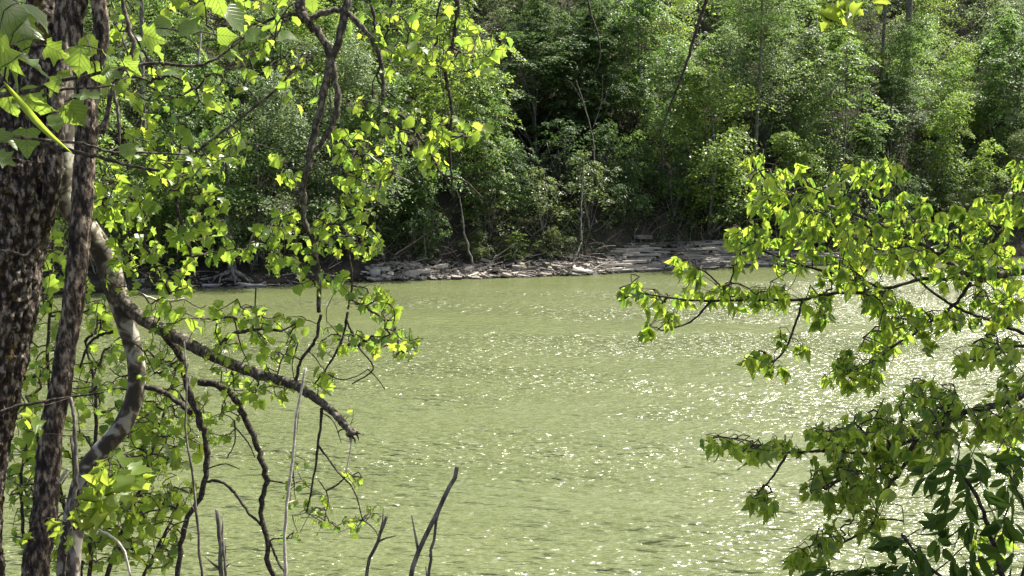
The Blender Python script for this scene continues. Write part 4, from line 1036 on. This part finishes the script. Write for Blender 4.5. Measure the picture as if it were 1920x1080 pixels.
# ---- shaded understory shrub behind the trunks at lower left
d = 10.6
b = P(160, 1290, d); b[2] = nz(b[0], b[1])
T = Plant('understory_shrub', 'shaded leafy shrub behind the trunks at the lower left', 'shrub', b)
for pts in ([(160, 1290, d), (150, 1080, d), (110, 900, d), (90, 700, d), (95, 560, d), (100, 440, d)], [(165, 1290, d), (200, 1080, d), (260, 920, d), (300, 800, d), (330, 690, d)],
            [(160, 1290, d), (60, 1080, d), (40, 900, d), (60, 780, d)], [(170, 1290, d), (270, 1080, d), (330, 960, d)], [(160, 1290, d), (170, 1000, d), (180, 760, d), (160, 640, d)]):
    T.limb(pts, 10, 4, 'twig', 'stem', 7, 34)
for c in [(90, 620, 50, 60, 15, 30), (100, 490, 40, 60, 16, 36), (90, 430, 20, 28, 6, 36), (205, 650, 40, 50, 9, 30), (190, 600, 30, 30, 7, 32), (130, 700, 60, 50, 13, 28), (180, 760, 50, 40, 12, 28), (300, 665, 56, 28, 10, 28), (300, 780, 66, 50, 32, 28),
          (270, 850, 66, 50, 26, 28), (335, 835, 46, 46, 17, 28), (60, 800, 30, 56, 14, 34), (40, 880, 38, 56, 18, 28), (60, 985, 38, 56, 18, 28), (240, 985, 60, 40, 20, 32), (290, 950, 50, 40, 18, 32), (200, 1035, 60, 36, 18, 28), (290, 1040, 40, 36, 14, 28),
          (330, 930, 40, 30, 11, 28), (60, 700, 30, 40, 10, 26), (120, 820, 40, 50, 14, 24), (220, 700, 60, 50, 14, 24), (250, 780, 40, 40, 14, 24), (180, 860, 50, 60, 16, 24), (100, 930, 50, 60, 16, 24), (350, 760, 40, 50, 10, 24), (220, 620, 50, 50, 10, 26), (60, 920, 60, 60, 22, 24), (210, 1000, 70, 50, 24, 24), (110, 1040, 70, 40, 20, 24), (290, 900, 50, 50, 16, 22), (40, 760, 40, 60, 12, 26), (160, 560, 40, 60, 12, 26), (320, 1010, 40, 40, 10, 24), (70, 560, 30, 30, 7, 30)]:
    T.cluster(*c, d, .4, 'syc', .8, .45)
T.grow(tip=.0024)

# ---- maple sapling with a bright bunch of leaves at lower left
d = 6.2
b = P(150, 1250, d); b[2] = nz(b[0], b[1])
T = Plant('maple_sapling', 'maple sapling with a bright bunch of pointed leaves at the lower left', 'sapling', b)
T.limb([(150, 1250, d), (138, 1080, d), (132, 980, d), (142, 900, d), (140, 800, d), (132, 745, d)], 12, 6, 'grey_stem', 'stem', 9, 34)
T.limb([(136, 960, d), (160, 905, d), (190, 868, d), (225, 850, d)], 5, 3, 'grey_stem', 'branch', 7)
T.limb([(180, 990, d), (225, 1020, d), (245, 1080, d)], 5, 5, 'pale_stem', 'branch', 7)
for (x, y_, s_, a_) in [(205, 878, 70, -130), (180, 905, 66, -120), (230, 872, 66, -60), (250, 885, 66, -70), (262, 900, 60, -65), (212, 905, 70, -90), (195, 925, 62, -110), (235, 915, 64, -80), (205, 950, 62, -100), (170, 935, 56, -130), (160, 960, 58, -120), (215, 870, 56, 150),
                        (190, 960, 56, -70), (140, 975, 50, -100), (165, 985, 48, -40), (108, 1000, 56, -120), (130, 1018, 46, -80), (50, 1010, 40, -100), (52, 785, 60, -120), (72, 800, 60, -60), (60, 835, 50, -100), (100, 985, 44, -60)]:
    T.one(x, y_, s_ * (.9 if x > 140 else .7), d + rng.normal(0, .15), 'maple', 1000 + a_, .4)
    if 150 < x < 270: T.one(x + rng.normal(0, 14), y_ + rng.normal(0, 14), s_ * .8, d + rng.normal(0, .2), 'maple', 1000 + a_ + rng.normal(0, 30), .4)
T.grow(tip=.0018)

# ---- sunlit box elder branch on the right, trunk outside the frame
d = 5.8
b = np.array([4.4, 6.4, 0]); b[2] = nz(b[0], b[1])
T = Plant('box_elder_tree', 'box elder outside the right edge whose sunlit leafy branches reach over the water', 'tree', b)
T.worldlimb([b, b + [-.1, .1, 2], [4.2, 6.4, 7.5], [4.3, 6.5, 12]], .16, .09, 'limb', 'trunk', 14, 24)
T.worldlimb([[4.25, 6.4, 7.0], P(2200, 560, d), P(2050, 520, d), P(1925, 505, d)], .03, .016, 'limb', 'branch', 9, anchor=True)
T.worldlimb([[4.25, 6.4, 6.4], P(2250, 760, d), P(2100, 700, d), P(1925, 628, d)], .022, .010, 'limb', 'branch', 9, anchor=True)
T.limb([(1925, 505, d), (1880, 515, d), (1832, 522, d), (1790, 500, d), (1765, 478, d), (1690, 440, d), (1600, 400, d), (1500, 370, d), (1440, 340, d), (1412, 300, d)], 15, 3, 'limb', 'branch', 10, 50)
T.limb([(1832, 522, d), (1780, 522, d), (1720, 525, d), (1660, 540, d), (1600, 520, d), (1510, 500, d), (1430, 470, d), (1360, 445, d)], 8, 3, 'twig', 'branch', 8, 40)
T.limb([(1925, 628, d), (1860, 602, d), (1800, 580, d), (1745, 545, d), (1700, 505, d)], 7, 4, 'twig', 'branch', 8, 30)
T.limb([(1660, 548, d - .1), (1600, 548, d - .1), (1540, 553, d - .1), (1500, 562, d - .1), (1400, 563, d - .1), (1290, 563, d - .1), (1200, 550, d - .1), (1160, 565, d - .1)], 7, 3, 'twig', 'branch', 8, 40)
T.limb([(1820, 530, d), (1790, 570, d), (1750, 600, d), (1710, 628, d), (1670, 652, d), (1645, 672, d), (1610, 690, d)], 7, 3, 'twig', 'branch', 8, 34)
T.limb([(1504, 565, d - .1), (1492, 605, d - .1), (1472, 655, d - .1), (1448, 678, d - .1), (1420, 690, d - .1)], 5, 2.5, 'twig', 'branch', 7, 24)
T.limb([(1335, 562, d - .1), (1310, 590, d - .1), (1285, 608, d - .1), (1240, 620, d - .1)], 5, 2.5, 'twig', 'branch', 7, 20)
T.limb([(1370, 560, d - .1), (1345, 530, d - .1), (1315, 505, d - .1), (1290, 495, d - .1)], 4, 2.5, 'twig', 'branch', 7, 20)
T.limb([(1925, 400, d), (1880, 430, d), (1850, 470, d), (1835, 515, d)], 6, 8, 'twig', 'branch', 8, 20)
for c in [(1418, 310, 20, 22, 3), (1430, 360, 38, 38, 9), (1480, 345, 46, 36, 10), (1400, 450, 45, 26, 10), (1460, 425, 56, 38, 15), (1540, 395, 60, 40, 15), (1600, 345, 50, 36, 9), (1655, 325, 46, 26, 7), (1560, 460, 60, 36, 15), (1640, 415, 60, 40, 17), (1700, 400, 46, 36, 13), (1720, 455, 60, 36, 17),
          (1800, 425, 56, 36, 16), (1860, 405, 46, 34, 14), (1910, 385, 28, 34, 9), (1908, 325, 12, 26, 4), (1640, 490, 56, 28, 13), (1580, 520, 46, 24, 9), (1395, 490, 30, 16, 4), (1480, 490, 40, 20, 6), (1780, 500, 66, 40, 19), (1860, 490, 56, 46, 19), (1275, 500, 18, 12, 3), (1305, 520, 18, 18, 3),
          (1185, 550, 28, 16, 5), (1230, 568, 28, 16, 4), (1290, 560, 26, 18, 4), (1350, 556, 28, 20, 5), (1400, 560, 38, 22, 8), (1450, 560, 36, 22, 7), (1218, 620, 16, 16, 3), (1260, 605, 18, 14, 3), (1530, 572, 36, 22, 7), (1640, 562, 40, 28, 11), (1690, 600, 46, 38, 15), (1655, 645, 36, 26, 9),
          (1850, 580, 56, 38, 16), (1900, 560, 26, 36, 9), (1540, 590, 18, 18, 3), (1468, 640, 14, 14, 2), (1500, 655, 12, 12, 2), (1420, 682, 32, 18, 7), (1455, 690, 18, 14, 3), (1610, 682, 46, 28, 11), (1575, 705, 28, 24, 7), (1640, 705, 26, 26, 5), (1740, 640, 18, 22, 3), (1770, 600, 38, 26, 7), (1890, 830, 28, 60, 12), (1850, 1020, 40, 40, 9)]:
    T.cluster(*c, 66, d + (.8 if c[1] > 800 else 0), .32, 'box', 1.0, .45)
T.grow(tip=.0010)

# ---- shaded lower box elder boughs, nearer; trunk outside the frame; its crown shades the bank
d = 4.4
b = np.array([4.3, 4.8, 0]); b[2] = nz(b[0], b[1])
T = Plant('shaded_box_elder', 'box elder outside the right edge whose darker shaded boughs hang at lower right', 'tree', b)
T.worldlimb([b, b + [-.1, .1, 1.5], [4.2, 4.8, 7.5], [4.0, 5.2, 11.5]], .17, .09, 'limb', 'trunk', 14, 24)
T.worldlimb([[4.2, 4.8, 7.2], P(2400, 640, 4.2), P(2150, 690, d), P(1925, 738, d)], .03, .014, 'limb', 'branch', 9, anchor=True)
T.worldlimb([[4.2, 4.8, 7.4], P(2400, 600, 4.2), P(2150, 620, d), P(1925, 648, d)], .02, .008, 'limb', 'branch', 9, anchor=True)
T.limb([(1925, 738, d), (1870, 758, d), (1805, 775, d), (1750, 790, d), (1715, 830, d), (1690, 880, d), (1650, 935, d), (1635, 985, d), (1585, 1015, d), (1540, 1040, d)], 13, 3, 'twig', 'branch', 9, 46)
T.limb([(1805, 775, d), (1720, 820, d), (1640, 850, d), (1560, 845, d), (1500, 848, d), (1430, 850, d), (1350, 838, d), (1325, 825, d)], 8, 2.5, 'twig', 'branch', 8, 40)
T.limb([(1475, 852, d), (1455, 885, d), (1435, 910, d), (1410, 935, d)], 5, 3, 'twig', 'branch', 7, 18)
T.limb([(1690, 880, d), (1620, 880, d), (1560, 905, d), (1520, 925, d)], 5, 3, 'twig', 'branch', 7, 20)
T.limb([(1925, 648, d), (1870, 655, d), (1820, 680, d)], 6, 3, 'twig', 'branch', 7, 16)
T.limb([(1665, 945, d), (1690, 950, d), (1695, 985, d)], 2.5, 1.5, 'twig', 'twig', 5, 10)
for c in [(1325, 830, 12, 12, 2), (1360, 836, 26, 14, 4), (1410, 846, 36, 16, 7), (1470, 842, 36, 16, 7), (1540, 820, 36, 22, 8), (1580, 830, 38, 28, 9), (1620, 800, 46, 28, 11), (1700, 780, 56, 36, 17), (1760, 760, 46, 28, 13), (1725, 735, 30, 20, 6), (1650, 830, 56, 36, 15), (1730, 830, 56, 38, 17), (1800, 800, 66, 38, 17),
          (1880, 780, 46, 46, 15), (1820, 682, 36, 16, 6), (1870, 660, 46, 26, 11), (1900, 705, 26, 36, 7), (1560, 880, 46, 28, 11), (1620, 890, 46, 36, 13), (1530, 920, 30, 16, 6), (1420, 932, 20, 16, 4), (1442, 950, 16, 12, 3), (1580, 942, 36, 28, 8), (1620, 982, 36, 26, 7), (1640, 920, 36, 36, 9), (1552, 1012, 26, 26, 7), (1500, 1050, 28, 16, 6), (1540, 1042, 20, 20, 4), (1700, 870, 56, 28, 9)]:
    T.cluster(*c, 70, d, .22, 'boxd', 1.0, .4)
T.grow(tip=.0009)
T.canopy((3.15, 5.35, 10.2), (1.45, .38, .35), 7000, .17, 'far_green', 9)

# ---- narrow leaved sapling in the lower right corner
d = 3.9
b = P(1880, 1500, d); b[2] = nz(b[0], b[1])
T = Plant('hickory_sapling', 'dark sapling with long narrow leaflets in the lower right corner', 'sapling', b)
T.limb([(1880, 1500, d), (1900, 1200, d), (1870, 1050, d), (1840, 950, d), (1800, 890, d), (1740, 870, d)], 14, 4, 'twig', 'stem', 9, 34)
T.limb([(1900, 1250, d), (1800, 1120, d), (1740, 1060, d), (1695, 1010, d), (1692, 1000, d)], 9, 3, 'twig', 'stem', 8, 26)
T.limb([(1895, 1180, d), (1930, 1000, d), (1900, 900, d)], 8, 3, 'twig', 'stem', 8, 20)
T.limb([(1750, 1075, d), (1660, 1075, d), (1580, 1070, d)], 6, 3, 'twig', 'stem', 8, 18)
for (x, y_, s_, a_) in [(1830, 870, 120, -60), (1790, 880, 110, -110), (1870, 870, 130, -40), (1770, 910, 100, -120), (1740, 890, 100, -160), (1800, 950, 120, -130), (1850, 945, 130, -80), (1895, 930, 120, -60), (1880, 1000, 130, -100), (1800, 990, 120, -150), (1760, 965, 100, -170), (1830, 1040, 130, -70),
                        (1740, 1045, 120, -40), (1680, 1010, 110, 160), (1710, 1030, 120, -20), (1660, 1055, 120, 170), (1610, 1065, 120, 160), (1570, 1075, 100, 170), (1780, 1070, 130, -100), (1900, 1065, 130, -90), (1640, 1080, 120, -60), (1700, 1080, 120, -90), (1850, 900, 110, -100), (1900, 860, 110, -70), (1905, 980, 110, -30), (1820, 910, 110, -40), (1760, 1000, 110, -140), (1870, 1040, 110, -120), (1720, 1070, 110, -150), (1820, 1075, 110, -60), (1540, 1070, 100, 175), (1770, 1030, 110, -60), (1885, 900, 100, -130), (1780, 930, 100, -60), (1665, 1020, 90, 120)]:
    T.one(x, y_, s_ * .74, d + rng.normal(0, .12), 'hick', 1000 + a_, .3)
T.grow(tip=.0014)

# ---- overhead twigs on the right of centre, hanging from a tall tree beside the camera
b = np.array([5.2, 9.5, 0]); b[2] = nz(b[0], b[1]); d = 9.0
T = Plant('tall_maple', 'tall maple beside the frame whose bare twigs and few leaves hang at top right', 'tree', b)
T.worldlimb([b, [5.1, 9.5, 6], [5.0, 9.4, 10.5], [5.1, 9.3, 13]], .2, .1, 'limb', 'trunk', 14, 24)
T.worldlimb([[5.0, 9.4, 10.2], P(1950, -140, d), P(1650, -110, d), P(1400, -80, d), P(1328, -10, d)], .05, .012, 'limb', 'branch', 9)
T.worldlimb([P(1400, -80, d), P(1250, -70, d), P(1100, -10, d)], .012, .007, 'limb', 'branch', 7)
T.worldlimb([P(1650, -110, d), P(1590, -60, d), P(1570, 0, d)], .010, .006, 'limb', 'branch', 7, anchor=True)
T.limb([(1328, -10, d), (1305, 60, d), (1282, 135, d), (1258, 195, d), (1238, 248, d)], 7, 3, 'twig', 'branch', 7, 24, anchor=False)
T.limb([(1240, 244, d), (1222, 235, d), (1212, 222, d)], 2.5, 1.5, 'twig', 'twig', 5, 8, anchor=False)
T.limb([(1100, -10, d), (1108, 25, d), (1122, 70, d), (1124, 110, d), (1115, 140, d)], 4, 2, 'twig', 'branch', 6, 20, anchor=False)
for (x, y_, s_, a_) in [(1575, 22, 60, -90), (1555, 30, 50, -110), (1595, 25, 50, -60), (1580, 10, 46, -120), (1650, 2, 40, -90), (1605, 18, 34, -30), (1275, 5, 26, -90)]:
    T.one(x, y_, s_, d, 'maple', 1000 + a_, .5)
T.grow(tip=.002)

# ---- bare stalks standing on the near bank
def stalk(pts, w0, w1, depth, label, mat='grey_stem', name='bare_stalk', extra=()):
    w_ = [P(px, py, depth) for px, py in pts]
    q0 = w_[-1] + (w_[-1] - w_[-2]) * 1.0; q0[2] = nz(q0[0], q0[1]) - .05
    w_ += [w_[-1] * (1 - k) + q0 * k for k in (.2, .4, .6, .8)]
    bare_stem(name, [q0] + w_[::-1], w0 / 2 / F * depth, w1 / 2 / F * depth, label, 'stalk' if name == 'bare_stalk' else 'vine', mat, 'bare stalks rising from the near bank', 8,
              [[P(px, py, depth) for px, py in e] for e in extra])
stalk([(857, 876), (832, 935), (800, 1000), (768, 1085)], 11, 8, 4.2, 'longest bare brown stalk leaning right in front of the water')
stalk([(822, 962), (812, 1020), (803, 1085)], 8, 5, 4.2, 'short bare stalk just right of the longest leaning stalk')
stalk([(725, 968), (705, 1020), (687, 1085)], 8, 6, 4.2, 'bare stalk leaning right, left of the longest stalk')
stalk([(407, 955), (411, 1010), (416, 1085)], 10, 8, 4.6, 'straight blunt bare stalk below the hanging branches', extra=())
stalk([(420, 1014), (423, 1085)], 6, 5, 4.6, 'shortest thin stalk beside the straight blunt stalk')
stalk([(345, 640), (349, 740), (351, 820), (363, 920), (373, 1010), (380, 1085)], 9, 3, 6.5, 'slender grey upright vine crossing the drooping leaves', name='vine_stem')
stalk([(574, 690), (566, 722), (557, 790), (548, 870), (538, 960), (534, 1020), (538, 1085)], 9, 4, 7.4, 'pale bleached vine stem hanging from the broken limb', 'pale_stem', 'vine_stem')
stalk([(133, 820), (140, 920), (128, 1010), (120, 1085)], 7, 5, 6.8, 'thin dark stalk between the left trunks', 'twig', 'bare_stalk')
